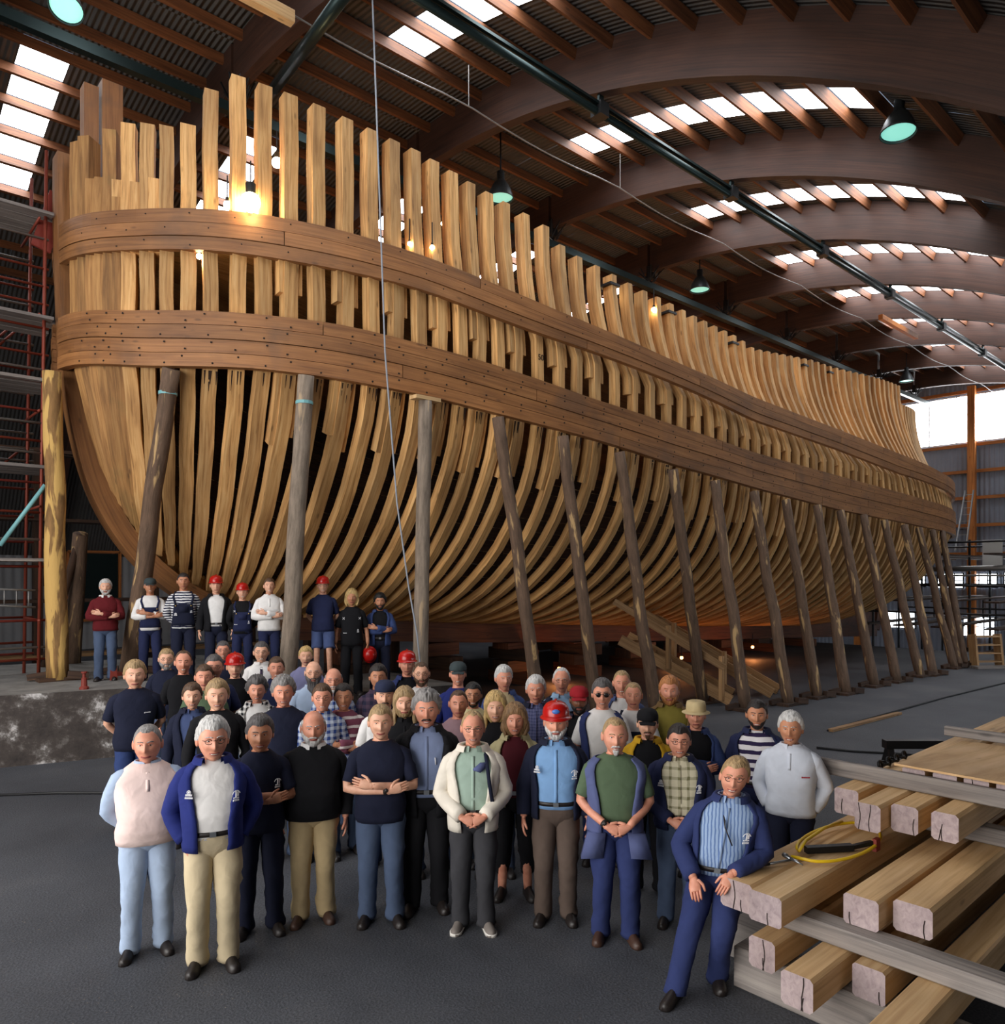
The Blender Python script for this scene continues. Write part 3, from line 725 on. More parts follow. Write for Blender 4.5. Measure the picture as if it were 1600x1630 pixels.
# ------------------------------------------------------------------ things up in the roof
def along(Y, Z, x0, x1): return (x0, Y, Z), (x1, Y, Z)
e = empty('crane_rail', (0, 9.0, 11.25)); tag(e, 'long dark steel crane rail hung below the near roof slope', 'crane rail')
m = MB(); tube(m, [(-4, 0, -.02), (43, 0, -.02)], .07, 10); m.obj('tube', 'steel_dark', e, True)
m = MB(); bar(m, (-4, 0, .1), (43, 0, .1), .16, .05); m.obj('flange', 'steel_dark', e)
for X in ARCH_X:
    m = MB(); bar(m, (X, 0, .08), (X, -.05, .75), .05, .12, (1, 0, 0)); m.obj('hanger', 'steel_dark', e)
    m = MB(); box(m, (X - .12, -.12, -.1), (X + .12, .12, .14)); m.obj('clamp', 'black_iron', e)
e = empty('ridge_rail', (0, 14.2, 11.75)); tag(e, 'dark green steel rail running below the roof ridge', 'crane rail')
m = MB(); bar(m, (-4, 0, 0), (43, 0, 0), .12, .16); m.obj('beam', 'steel_dark', e)
m = MB(); bar(m, (-4, 0, -.1), (43, 0, -.1), .16, .03); m.obj('flange', 'steel_dark', e)
m = MB(); pts = []
for k in range(60):
    x = -1 + 43 * k / 59; pts.append((x, 0, -.12 * abs(math.sin(math.pi * x / 4.45)) - .05))
tube(m, pts, .016, 6); tag(m.obj('cable', 'tube_grey', None, True, (0, 11.0, 11.75)), 'thin pale cable sagging from arch to arch beside the skylights', 'cable')
for k, X in enumerate((4.5, 9.1, 13.6)):
    m = MB(); tube(m, [(0, 0, 0), (0, 0, .8)], .008, 5); tag(m.obj('hanger_wire', 'tube_grey', None, False, (X, 11.0, 11.66)), 'thin wire holding the pale cable, %s one from the bow' % ('first', 'second', 'third')[k], 'wire', 'wires holding the cable')
m = MB(); a = at_y(437, 141, 13.0); b = at_y(560, -25, 9.0); tube(m, [(0, 0, 0), b - a], .1, 10)
tag(m.obj('brace_tube', 'steel_dark', None, True, a), 'thick dark steel tube slanting down across the roof above the bow', 'brace tube')
p = at_y(466, 30, 11.0); m = MB(); bar(m, (-2.6, 0, 0), (0, 0, 0), .16, .2, ch=.01)
tag(m.obj('loose_beam', 'beam_wood', None, False, p), 'pale sawn beam hanging out under the roof at the top left', 'beam')
p = at_y(1500, 584, 10.0); m = MB(); bar(m, (-3.2, 0, 0), (0, 0, 0), .14, .16)
tag(m.obj('loose_beam', 'orange_wood', None, False, (29.5, 10.2, 11.45)), 'orange timber lying under the roof above the far stern', 'beam')
def bay_lamp(p, lb, s=1.0, tilt=(0, 0, 0)):
    drop = max(.2, (CZ + math.sqrt(R_OUT ** 2 - (p[1] - YC) ** 2) - p[2]) / s - .6)
    e = empty('bay_lamp', p); e.rotation_euler = tilt; e.scale = (s, s, s); tag(e, lb, 'lamp', 'bell-shaped roof lamps')
    m = MB(); lathe(m, [(.30, 0), (.29, .06), (.25, .18), (.18, .32), (.12, .40), (.09, .42), (.09, .62), (.05, .64)], 24, cap=False); m.obj('shade', 'lamp_shell', e, True)
    m = MB(); lathe(m, [(.001, .03), (.15, .02), (.28, .035)], 24, cap=False); m.obj('lens', 'lamp_lens', e, True)
    m = MB(); tube(m, [(0, 0, .6), (0, 0, .6 + drop)], .02, 6); m.obj('hanger', 'black_iron', e)
    m = MB(); tube(m, [(.3 * math.cos(q * math.pi / 12), .3 * math.sin(q * math.pi / 12), 0) for q in range(25)], .012, 5); m.obj('rim', 'lamp_shell', e)
bay_lamp(at_y(1430, 212, 5.0), 'bell lamp with green glowing lens, the large one at the right', .95, (0, .1, 0))
bay_lamp(at_y(105, 14, 12.0), 'green glowing bell lamp at the upper left corner', .75, (-.35, .2, 0))
bay_lamp(at_d(797, 316, 17.6), 'green-lensed bell lamp behind the ship rail near the middle', 1.0)
bay_lamp(at_d(1114, 462, 23.2), 'small bell lamp hanging between the middle arches', 1.0)
bay_lamp(at_d(1443, 607, 34.5), 'farthest pale bell lamp above the stern rail', 1.0)
# hoist line hanging down in front of the hull
tp = at_y(592, -30, 9.2); pts = [at_y(px, py, Y) for px, py, Y in ((592, -30, 9.2), (602, 250, 9.2), (613, 560, 9.1), (632, 800, 9.0), (650, 930, 9.0), (664, 1010, 9.0))]
last = pts[-1].copy(); last.x += .25; last.z = .0; pts.append(last)
m = MB(); tube(m, [q - pts[-1] for q in pts], .013, 6); tag(m.obj('hoist_line', 'rope_grey', None, True, pts[-1]), 'thin blue-grey line hanging from the roof before the hull', 'rope')

# work lamps inside the hull (they give the warm light between the frames)
def work_lamp(p, r, mat, lb, power=0, color=(1, .7, .35), rad=.1):
    e = empty('work_lamp', p); tag(e, lb, 'work lamp', 'warm work lamps in the hull')
    m = MB(); prof = [(r * math.sin(t * math.pi / 8) + .0005, -r * math.cos(t * math.pi / 8)) for t in range(9)]; lathe(m, prof, 12, cap=False); m.obj('bulb', mat, e, True)
    m = MB(); lathe(m, [(r * .5, r * .8), (r * .55, r * 1.9), (r * .2, r * 2.1)], 10); tube(m, [(0, 0, r * 2), (0, 0, r * 2 + .35)], .012, 5); m.obj('socket', 'black_iron', e)
    if power:
        l = bpy.data.lights.new('lamp_light', 'POINT'); l.energy = power; l.color = color; l.shadow_soft_size = rad
        o = bpy.data.objects.new('lamp_light', l); COL.objects.link(o); o.parent = e; o.location = (0, 0, -r - .05)
def gap_lamp(px, py, inset):
    h = on_hull(px, py); d = h[0] * CC + h[1] * SS; return at_d(px, py, d + inset)
work_lamp(gap_lamp(399, 322, -.05), .15, 'bulb_warm', 'dazzling warm floodlight between the bow timbers', 120, rad=.15)
work_lamp(gap_lamp(441, 259, .35), .085, 'bulb_warm', 'bright oval lamp above the floodlight')
work_lamp(gap_lamp(411, 252, .3), .045, 'bulb_warm', 'small bright lamp left of the oval one')
work_lamp(gap_lamp(362, 326, .2), .06, 'bulb_warm', 'smaller warm lamp just left of the floodlight')
work_lamp(gap_lamp(317, 408, .2), .045, 'bulb_warm', 'little lamp just below the upper wale at the bow', 20)
work_lamp(gap_lamp(652, 388, .12), .035, 'bulb_warm', 'left one of two little lamps above the upper wale')
work_lamp(gap_lamp(688, 394, .12), .04, 'bulb_warm', 'right one of two little lamps above the upper wale')
work_lamp(gap_lamp(705, 356, .6), .035, 'bulb_small', 'tiny lamp between the tall timbers right of the hoist line')
work_lamp(gap_lamp(968, 474, 1.2), .04, 'bulb_small', 'tiny lamp glimpsed between the midship top timbers')
work_lamp(gap_lamp(1041, 493, 1.0), .05, 'bulb_small', 'small lamp between midship top timbers, nearest the roof rail')
for k, x in enumerate((12.5, 17, 21.5, 26, 31)):  # lamps assumed from the orange glow between the top timbers
    work_lamp((x, YC - .6, zUT(x) + 1.1), .07, 'bulb_warm', 'assumed warm lamp strung above the deck inside the hull, %s from the bow' % ('first', 'second', 'third', 'fourth', 'fifth')[k], 70, (1, .45, .15), .1)
for k, (x, y) in enumerate(((14.0, 13.3), (18.5, 12.7), (23, 13.0))):  # lamps assumed from the reddish glow under the hull
    work_lamp((x, y, .42), .05, 'bulb_orange', 'assumed orange lamp on the floor under the hull, %s one' % ('nearest', 'middle', 'farthest')[k], 26, (1, .34, .1), .1)

# ------------------------------------------------------------------ scaffold at the bow
e = empty('scaffold', (2.66, 14.66, 1.05)); tag(e, 'rusty red tube scaffold with plank decks left of the stem', 'scaffold')
def T(name, a, b, r, mat):
    m = MB(); tube(m, [a, b], r, 6); m.obj(name, mat, e, True)
xs = (0.05, -1.3, -2.7, -4.1); ys = (-.1, 1.1)
for x in xs:
    for y in ys: T('standard', (x, y, 0), (x + .12, y, 8.9), .028, 'tube_red')
for z in (.35, .55, 1.0, 1.9, 2.35, 2.8, 3.3, 3.8, 4.0, 4.3, 4.5, 5.0, 5.2, 5.45, 5.9, 6.3, 6.6, 6.9, 7.4):
    for y in ys: T('ledger', (.2, y, z), (-4.4, y, z + .02), .022, random.choice(('tube_red', 'tube_grey', 'tube_red', 'rust_red')))
for z in (1.0, 2.9, 4.5, 6.1, 7.7):
    for x in xs: T('transom', (x, -.2, z), (x, 1.3, z), .022, 'tube_red')
for z in (1.95, 3.5, 4.95, 6.0, 7.75):
    for j in range(4):
        m = MB(); bar(m, (-4.5, -.1 + j * .3, z + .06), (.25 + .1 * (j % 2), -.1 + j * .3, z + .06), .27, .05); m.obj('plank', 'grey_wood', e)
for x0, z0, x1, z1 in ((-1.3, 4.6, 0, 6.2), (-1.5, 4.5, -.2, 6.1), (-1.3, 2.6, .0, 4.0), (-2.7, 6.1, -1.3, 7.8), (-2.7, 1, -1.3, 2.4)): T('brace', (x0, 1.1, z0), (x1, 1.1, z1), .022, 'tube_red')
m = MB(); tube(m, [at_d(0, 868, 12.2) - Vector((2.66, 14.66, 1.05)), at_d(72, 772, 12.4) - Vector((2.66, 14.66, 1.05))], .035, 8); m.obj('teal_brace', 'tube_teal', e, True)
m = MB(); bar(m, (.12, .1, 7.3), (.4, .1, 8.3), .05, .3, (1, 0, 0)); m.obj('red_panel', 'rust_red', e)
T('ladder_beam', (-1.0, -.15, 1.55), (0, -.15, 1.5), .018, 'tube_grey'); T('ladder_beam', (-1.0, -.15, 1.3), (0, -.15, 1.22), .018, 'tube_grey')
for k in range(6): T('ladder_rung', (-.95 + k * .17, -.15, 1.54 - k * .008), (-.95 + k * .17, -.15, 1.3 - k * .013), .01, 'tube_grey')
# more staging and shores behind the bow, on the far side
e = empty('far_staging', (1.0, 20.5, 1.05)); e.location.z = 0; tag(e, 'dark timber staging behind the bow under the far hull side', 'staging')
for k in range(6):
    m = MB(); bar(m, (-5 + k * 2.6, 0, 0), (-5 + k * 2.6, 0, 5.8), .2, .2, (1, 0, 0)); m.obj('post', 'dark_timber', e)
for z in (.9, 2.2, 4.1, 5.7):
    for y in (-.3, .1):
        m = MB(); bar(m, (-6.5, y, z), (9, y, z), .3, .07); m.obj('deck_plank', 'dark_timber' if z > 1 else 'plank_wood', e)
for k, (px, py, qx, qy, Y) in enumerate(((128, 850, 110, 1020, 17.5), (128, 850, 70, 1080, 16.6))):
    a = at_y(px, py, 15.6); b = at_y(qx, qy, Y); b.z = 1.05 if Y < 17 else .0; m = MB(); tube(m, [(0, 0, 0), a - b], [.17, .13] if k == 0 else [.07, .07], 10)
    tag(m.obj('shoring_log', 'bark_pole' if k == 0 else 'dark_timber', None, True, b), ('thick dark log propping the far bow behind the stem', 'thin dark timber prop leaning from slab to bow')[k], 'log', 'log shores propping the hull')
p = at_z(134, 1097, 1.05); m = MB(); lathe(m, [(.07, 0), (.07, .03), (.045, .05), (.04, .17), (.025, .18), (.025, .24), (.045, .25), (.045, .27)], 10); tag(m.obj('jack', 'rust_red', None, False, p), 'small red jack standing at the edge of the slab', 'jack')
p = at_z(190, 1085, 1.05); m = MB(); bar(m, (0, 0, 0), (-.02, .3, 1.4), .08, .1, (1, 0, 0)); tag(m.obj('red_post', 'rust_red', None, False, p + Vector((-.02, .25, 0))), 'red steel post behind the man in the dark red sweater', 'post')

# ------------------------------------------------------------------ wooden stairs
def stairs(base, top, w, n, lb, rail=True, wd='plank_wood'):
    base = Vector(base); top = Vector(top); e = empty('wooden_stairs', base); tag(e, lb, 'stairs')
    d = top - base; hz = Vector((d.x, d.y, 0)).normalized(); s = Vector((-hz.y, hz.x, 0))
    for q in (-1, 1):
        m = MB(); bar(m, s * q * w / 2 + Vector((0, 0, .1)), d + s * q * w / 2, .06, .24); m.obj('stringer', wd, e)
    for k in range(1, n + 1):
        c = d * (k / (n + .5)); m = MB(); bar(m, c - s * w / 2, c + s * w / 2, .26, .045); m.obj('tread', wd, e)
    if rail:
        for q in (-1, 1):
            for t in (.08, .55):
                c = d * t + s * q * (w / 2 + .05); m = MB(); bar(m, c, c + Vector((0, 0, .95)), .09, .09, (1, 0, 0)); m.obj('post', wd, e)
            m = MB(); bar(m, d * .05 + s * q * (w / 2 + .1) + Vector((0, 0, .75)), d * 1.05 + s * q * (w / 2 + .1) + Vector((0, 0, .8)), .05, .14); m.obj('handrail', wd, e)
    return e
stairs(at_z(1165, 1117, 0), at_z(1165, 1117, 0) + Vector((-1.15, 2.1, 1.35)), 1.0, 6, 'wooden stairs with handrails rising to the left under the hull')
b = at_z(1235, 1108, 0); stairs(b, b + Vector((-.9, 3.0, 1.75)), .7, 8, 'second, steeper wooden ramp stairs right of the handrail stairs', False)
# pale planks glimpsed under the hull
for k, (x, y, z, l) in enumerate(((9.5, 18.5, 1.5, 3.2), (13.8, 19, 1.45, 4.0), (17.5, 19.5, 1.35, 3.0))):
    m = MB(); bar(m, (0, 0, 0), (l, 0, 0), .35, .05); o = m.obj('staging_plank', 'plank_wood', None, False, (x, y, z)); tag(o, 'pale plank on trestles seen through the gap under the keel, %s from the bow' % ('first', 'second', 'third')[k], 'plank', 'planks beyond the keel')
    for s in (.2, l - .2):
        m = MB(); bar(m, (s, 0, -z), (s, 0, -.03), .12, .3, (0, 1, 0)); m.obj('trestle', 'dark_timber', o)

# ------------------------------------------------------------------ the timber stack at the lower right
def beam(x0, x1, y0, y1, ztop, th, lb, grp='sawn beams in the stack', tiltz=0.0):
    m = MB(); c = ((y0 + y1) / 2); h = th / 2
    bar(m, (0, 0, 0), (x1 - x0, 0, 0), abs(y1 - y0) - .006, th, (0, 0, 1), 0, random.uniform(.012, .022), 1)
    o = m.obj('sawn_beam', ['beam_wood', 'end_grain'], None, False, (x0, c, ztop - h)); tag(o, lb, 'beam', grp); o.rotation_euler.z = tiltz
    # drying cracks on the end
    for q in range(random.choice((1, 2, 2))):
        cm = MB(); yy = random.uniform(-.35, .35) * abs(y1 - y0); pts = [(-.003, yy + .007 * math.sin(k * 1.1 + q * 2), -h * .98 + th * .97 * k / 5) for k in range(random.choice((3, 4, 6)))]
        tube(cm, pts, .0028, 4, flat=.5); cm.obj('drying_crack', 'hole_dark', o)
    return o
beam(4.45, 9.6, 2.515, 2.75, .80, .19, 'sawn beam under the claw hammer, at the left edge of the stack')
beam(4.40, 9.6, 2.29, 2.515, .80, .19, 'sawn beam under the yellow hose, second from the left in its layer')
beam(4.80, 9.9, 1.87, 2.09, .80, .19, 'sawn beam third from the left in the middle layer')
beam(4.93, 10.0, 1.61, 1.84, .80, .19, 'sawn beam rightmost in the middle layer with a split edge')
beam(4.46, 9.5, 2.365, 2.55, .48, .2, 'sawn beam leftmost in the bottom layer')
beam(4.21, 9.5, 2.0, 2.2, .48, .2, 'sawn beam sticking out furthest left in the bottom layer')
beam(4.60, 9.5, 1.755, 1.95, .48, .2, 'sawn beam third from the left in the bottom layer, in shade')
beam(3.60, 9.5, 1.43, 1.63, .48, .2, 'sawn beam running out of the picture at the bottom edge')
beam(5.95, 10.4, 2.47, 2.66, 1.13, .2, 'sawn beam leftmost in the upper layer, behind the others')
beam(5.68, 10.4, 2.2, 2.39, 1.13, .2, 'sawn beam second from the left in the upper layer')
beam(5.83, 10.4, 2.0, 2.19, 1.13, .2, 'sawn beam third from the left in the upper layer')
beam(5.86, 10.4, 1.75, 1.93, 1.13, .2, 'sawn beam fourth from the left in the upper layer')
for k, (y0, y1) in enumerate(((2.12, 2.29), (1.9, 2.07), (1.69, 1.86), (1.48, 1.65))):
    beam(6.32, 9.6, y0, y1, 1.30, .17, 'sawn beam end under the plywood sheet, %s from the left' % ('first', 'second', 'third', 'fourth')[k])
def bearer(x, y0, y1, z0, z1, w, lb, mat='grey_wood'):
    m = MB(); bar(m, (0, y0, 0), (0, y1, 0), w, z1 - z0, (0, 0, 1), ch=.008); tag(m.obj('bearer', mat, None, False, (x, 0, (z0 + z1) / 2)), lb, 'bearer', 'grey bearers in the stack')
bearer(4.78, .3, 2.62, .485, .605, .17, 'weathered grey bearer between bottom and middle beam layers')
bearer(9.2, .3, 2.62, .485, .605, .17, 'grey bearer at the far end between the lower beam layers')
bearer(4.72, .6, 2.75, 0, .275, .2, 'grey bearer on the floor under the near end of the stack')
bearer(9.0, .6, 2.75, 0, .275, .2, 'grey bearer on the floor under the far end of the stack')
bearer(6.5, .6, 2.75, .805, .925, .15, 'grey bearer in shade between middle and upper beams')
bearer(9.4, .6, 2.75, .805, .925, .15, 'hidden grey bearer at the far end of the upper beams')
bearer(6.28, .6, 2.95, 1.135, 1.262, .05, 'long grey edge board lying across the upper beams')
bearer(7.72, 1.0, 2.42, 1.325, 1.41, .06, 'grey edge board behind the plywood sheet at the right edge')
m = MB(); mm = [(6.27, 2.33), (6.25, .9), (7.6, .9), (7.6, 2.14)]
m.add([(x, y, 1.322) for x, y in mm] + [(x, y, 1.305) for x, y in mm], [(3, 2, 1, 0), (4, 5, 6, 7), (0, 1, 5, 4), (1, 2, 6, 5), (2, 3, 7, 6), (3, 0, 4, 7)], [[(0, 0), (1.4, 0), (1.4, 1.3), (0, 1.3)]] * 6)
tag(m.obj('plywood_sheet', 'plywood', None), 'pale plywood sheet lying on top of the timber stack', 'plywood')
m = MB(); bar(m, (0, 0, 0), (0, .38, 0), .3, .26, (0, 0, 1)); tag(m.obj('timber_offcut', 'grey_wood', None, False, (5.1, 2.6, .14)), 'grey squared timber offcut at the foot of the seated man', 'offcut')
# claw hammer
p = Vector((4.72, 2.66, .815)); e = empty('claw_hammer', p); e.rotation_euler.z = math.radians(-25); tag(e, 'claw hammer with black grip lying on the left beam', 'hammer')
m = MB(); tube(m, [(-.02, .0, .006), (.12, 0, .006)], [.018, .016], 10, flat=.75); m.obj('grip', 'rubber_black', e, True)
m = MB(); tube(m, [(.12, 0, .005), (.3, 0, .012)], .009, 8); m.obj('shaft', 'steel', e, True)
m = MB(); tube(m, [(.3, .075, .022), (.3, .045, .022), (.3, .04, .02), (.3, -.0, .02)], [.017, .017, .011, .013], 10); tube(m, [(.3, 0, .02), (.305, -.05, .02), (.325, -.095, .008)], [.012, .01, .004], 8); m.obj('head', 'steel', e, True)
# yellow air hose with nail gun handle
m = MB(); pts = [(5.05, 2.56, .83)]
for k in range(22):
    a = math.pi * (1.05 + 1.0 * k / 21); pts.append((5.6 + .52 * math.cos(a) , 2.47 + .22 * math.sin(a), .825))
for k in range(1, 16):
    a = math.pi * (2.05 - .95 * k / 15); pts.append((5.62 + .5 * math.cos(a), 2.5 - .17 * math.sin(a), .835 + .012 * k / 15))
pts += [(5.35, 2.6, .86), (5.7, 2.62, .87), (6.0, 2.62, .85)]
o = m; tube(m, [Vector(q) - Vector((5.6, 2.45, .8)) for q in pts], .012, 8); e = empty('air_hose', (5.6, 2.45, .8)); m.obj('hose', 'yellow_hose', e, True); tag(e, 'yellow air hose looped on the beams beside the hammer', 'hose')
m = MB(); bar(m, (5.25 - 5.6, .1, .03), (5.55 - 5.6, -.1, .03), .05, .045); bar(m, (-.05, -.1, .03), (.12, -.17, .04), .03, .03); m.obj('tool_body', 'black_iron', e)
m = MB(); bar(m, (.15, -.19, -.02), (.15, -.19, .07), .07, .03, (0, 1, 0)); m.obj('tool_foot', 'rust_red', e)
# things on the floor at the right
p = at_z(1322, 1165, 0); q = at_z(1432, 1137, 0); m = MB(); bar(m, (0, 0, .025), q - p + Vector((0, 0, .025)), .1, .045); tag(m.obj('floor_batten', 'plank_wood', None, False, p), 'thin batten lying on the floor behind the timber stack', 'batten')
q2 = at_z(1600, 1090, 0); m = MB(); tube(m, [(0, 0, .02), (q2 - p) * .6 + Vector((.1, .1, .02)), (q2 - p) * 1.15 + Vector((0, 0, .02))], .02, 6); tag(m.obj('floor_cable', 'rubber_black', None, True, p + Vector((.0, .05, 0))), 'black cable running along the floor behind the batten', 'cable')
m = MB(); tube(m, [at_z(px, py, 0.02) for px, py in ((1300, 1190), (1360, 1196), (1420, 1199), (1500, 1205))], .018, 6); tag(m.obj('floor_cable', 'rubber_black', None, True), 'black cable on the floor right of the man in the white pullover', 'cable')
m = MB(); tube(m, [at_z(px, py, 0.02) for px, py in ((-20, 1266), (90, 1262), (180, 1262), (300, 1268))], .015, 6); tag(m.obj('floor_cable', 'rubber_black', None, True), 'black cable on the floor at the left edge below the slab', 'cable')
# dark trestle and tools behind the stack
p = at_z(1460, 1240, 0); e = empty('trestle', (10.0, 3.5, 0)); e.rotation_euler.z = math.radians(-42); tag(e, 'black trestle standing on the floor behind the plywood', 'trestle')
m = MB(); bar(m, (-.35, 0, .72), (.35, 0, .72), .12, .1); m.obj('top_bar', 'black_iron', e)
for s in (-1, 1):
    for t in (-1, 1):
        m = MB(); bar(m, (s * .28, 0, .7), (s * .32, t * .25, 0), .06, .08); m.obj('leg', 'black_iron', e)
e = empty('chain_hoist', (6.9, 2.75, 1.27)); e.location = (6.75, 2.62, 1.135); tag(e, 'heap of dark chain links on the stack beside the plywood', 'chain')
for k in range(7):
    m = MB(); a = k * .09; tube(m, [(a + .035 * math.cos(t * math.pi / 4), .03 * math.sin(t * math.pi / 4) * (1 if k % 2 else .3), .04 + .03 * math.sin(t * math.pi / 4) * (.2 if k % 2 else 1)) for t in range(9)], .012, 6); m.obj('link', 'black_iron', e, True)
# white step crate, ladder and dark staging under the stern
e = empty('step_crate', at_z(1572, 1062, 0)); e.rotation_euler.z = math.radians(-35); tag(e, 'pale open-backed wooden step crate standing on the far floor', 'crate')
for s in (-.42, .42):
    m = MB(); bar(m, (s, 0, 0), (s, .12, 1.0), .07, .3, (0, 1, 0)); m.obj('side', 'plank_wood', e)
for k in range(4):
    m = MB(); bar(m, (-.42, .03 * k, .18 + .25 * k), (.42, .03 * k, .18 + .25 * k), .26, .04); m.obj('shelf', 'plank_wood', e)
m = MB(); bar(m, (-.7, -.3, .04), (.6, -.3, .04), .35, .07); m.obj('floor_board', 'grey_wood', e)
e = empty('metal_ladder', (38.9, 12.1, 4.2)); e.location = at_x(1529, 870, 40); tag(e, 'bright metal ladder leaning against the far gable wall', 'ladder')
for s in (-.22, .22):
    m = MB(); bar(m, (0, s, -.2), (1.3, s * .8, 2.75), .05, .09); m.obj('rail', 'zinc', e)
for k in range(9):
    q = k / 9 + .04; m = MB(); bar(m, (1.3 * q, -.22, -.2 + 2.95 * q), (1.3 * q, .22, -.2 + 2.95 * q), .03, .03); m.obj('rung', 'zinc', e)
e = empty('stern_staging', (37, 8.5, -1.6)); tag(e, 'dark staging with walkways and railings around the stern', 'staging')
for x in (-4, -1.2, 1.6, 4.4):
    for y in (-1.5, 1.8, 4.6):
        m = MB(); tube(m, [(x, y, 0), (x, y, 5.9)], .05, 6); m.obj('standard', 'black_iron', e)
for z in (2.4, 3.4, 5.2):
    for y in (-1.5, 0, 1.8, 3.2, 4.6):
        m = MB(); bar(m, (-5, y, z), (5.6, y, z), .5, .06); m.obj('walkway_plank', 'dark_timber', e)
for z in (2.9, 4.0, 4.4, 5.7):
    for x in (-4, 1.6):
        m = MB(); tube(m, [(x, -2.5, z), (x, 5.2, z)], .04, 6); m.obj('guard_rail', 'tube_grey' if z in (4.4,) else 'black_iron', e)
for k in range(14):
    m = MB(); bar(m, (1.7, -2.4 + k * .5, 2.45), (1.7, -2.4 + k * .5, 3.3), .05, .03, (1, 0, 0)); m.obj('baluster', 'black_iron', e)
m = MB(); tube(m, [(-4.4, -3.4, 4.75), (-3.6, 4.8, 4.6)], .1, 8); m.obj('pale_pipe', 'tube_grey', e, True)
m = MB(); box(m, (-.03, -.35, 0), (.03, .35, 1.1)); o = m.obj('white_board', 'white_paint', None, False, at_x(1580, 902, 35.5)); tag(o, 'white board leaning in the dark staging at the right edge', 'board')
for k, (x, y, w, h) in enumerate(((33.5, 9.5, 1.6, 1.5), (34.2, 12.6, 1.2, 1.1), (29.6, 17.8, 1.8, 1.3), (25.5, 20, 2.2, 1.4), (20, 20.5, 1.6, 1.1), (12, 19.5, 1.4, .9))):
    z = -1.6 if x > 31 else 0
    e = empty('timber_crate', (x, y, z)); tag(e, 'dark crate of timber offcuts standing in shade beyond the keel, %s' % ('under the stern edge', 'behind the stern shores', 'far right', 'right of centre', 'centre', 'near the bow')[k], 'crate', 'dark crates beyond the keel')
    for s in (-1, 1):
        for q in range(4):
            m = MB(); bar(m, (-w / 2, s * .5, h * (q + .5) / 4), (w / 2, s * .5, h * (q + .5) / 4), .04, h / 4 - .03); m.obj('slat', 'dark_timber', e)
        for t in (-1, 1):
            m = MB(); bar(m, (t * w / 2, s * .46, 0), (t * w / 2, s * .46, h), .08, .08, (1, 0, 0)); m.obj('corner_post', 'dark_timber', e)
    m = MB(); box(m, (-w / 2 + .05, -.45, .05), (w / 2 - .05, .45, h * .9)); m.obj('offcuts', 'dark_timber', e)
# ------------------------------------------------------------------ people
def cloth(name, c, rough=0.9, kind=None, c2=None, per=0.08, fr=0.5, bs=0.38):
    if name in M: return name
    m, nt, b = new_mat(name); L = nt.links.new
    tc = N(nt, 'ShaderNodeTexCoord'); n1 = N(nt, 'ShaderNodeTexNoise', i_Scale=8.0, i_Detail=2.5, i_Roughness=0.5, i_Distortion=0.5); L(tc.outputs['Object'], n1.inputs['Vector'])
    base = None
    if kind in ('h', 'v', 'check'):
        sp = N(nt, 'ShaderNodeSeparateXYZ'); L(tc.outputs['Object'], sp.inputs[0]); outs = []
        for ax in ([2] if kind == 'h' else [0] if kind == 'v' else [0, 2]):
            ad = N(nt, 'ShaderNodeMath', operation='MULTIPLY_ADD'); ad.inputs[1].default_value = 0.03; L(n1.outputs['Fac'], ad.inputs[0]); L(sp.outputs[ax], ad.inputs[2])
            dv = N(nt, 'ShaderNodeMath', operation='DIVIDE'); dv.inputs[1].default_value = per; L(ad.outputs[0], dv.inputs[0])
            f_ = N(nt, 'ShaderNodeMath', operation='FRACT'); L(dv.outputs[0], f_.inputs[0])
            g = N(nt, 'ShaderNodeMath', operation='LESS_THAN'); g.inputs[1].default_value = fr; L(f_.outputs[0], g.inputs[0]); outs.append(g.outputs[0])
        fac = outs[0]
        if len(outs) == 2:
            mx = N(nt, 'ShaderNodeMath', operation='ADD'); L(outs[0], mx.inputs[0]); L(outs[1], mx.inputs[1])
            hf = N(nt, 'ShaderNodeMath', operation='MULTIPLY'); hf.inputs[1].default_value = .5; L(mx.outputs[0], hf.inputs[0]); fac = hf.outputs[0]
        base = mixc(nt, fac, c, c2)
    r = ramp(nt, [(0.3, (.9, .9, .9)), (0.7, (1.05, 1.05, 1.05))]); L(n1.outputs['Fac'], r.inputs[0])
    col = mixc(nt, 1.0, base if base is not None else c, r.outputs[0], 'MULTIPLY')
    L(col, b.inputs['Base Color']); b.inputs['Roughness'].default_value = rough; b.inputs['Specular IOR Level'].default_value = .25
    bump(nt, b, n1.outputs['Fac'], bs, 0.03); return name
CLO = dict(navy=(34, 40, 72), black=(20, 20, 24), ink=(26, 30, 50), white=(232, 230, 228), offwhite=(228, 220, 206), cream=(222, 208, 160), pink=(236, 212, 206), blue=(34, 44, 108), denimj=(56, 72, 118),
           jeans=(74, 88, 114), dkjeans=(44, 60, 104), paleblue=(168, 186, 212), shirtblue=(122, 136, 170), sky=(150, 182, 214), ltdenim=(126, 166, 212), teal=(160, 182, 168), khaki=(196, 176, 138), beige=(190, 168, 128), sand=(200, 184, 152),
           greyblue=(206, 212, 224), grey=(120, 120, 122), dkgrey=(58, 58, 62), brown=(92, 78, 70), green=(84, 102, 78), olive=(134, 122, 54), yellow=(196, 152, 34), red=(96, 24, 30), maroon=(82, 26, 36), mauve=(160, 130, 138),
           lav=(130, 130, 168), bluegrey=(70, 84, 124), workblue=(44, 54, 98), faded=(84, 92, 132), khakij=(176, 166, 128), teak=(120, 94, 60), hatb=(196, 176, 134), capg=(60, 70, 72), capr=(150, 30, 40), capn=(40, 46, 70))
for k, v in CLO.items(): cloth('c_' + k, rgb(*v))
cloth('c_stripeN', rgb(226, 226, 228), kind='h', c2=rgb(30, 34, 60), per=.042, fr=.5)
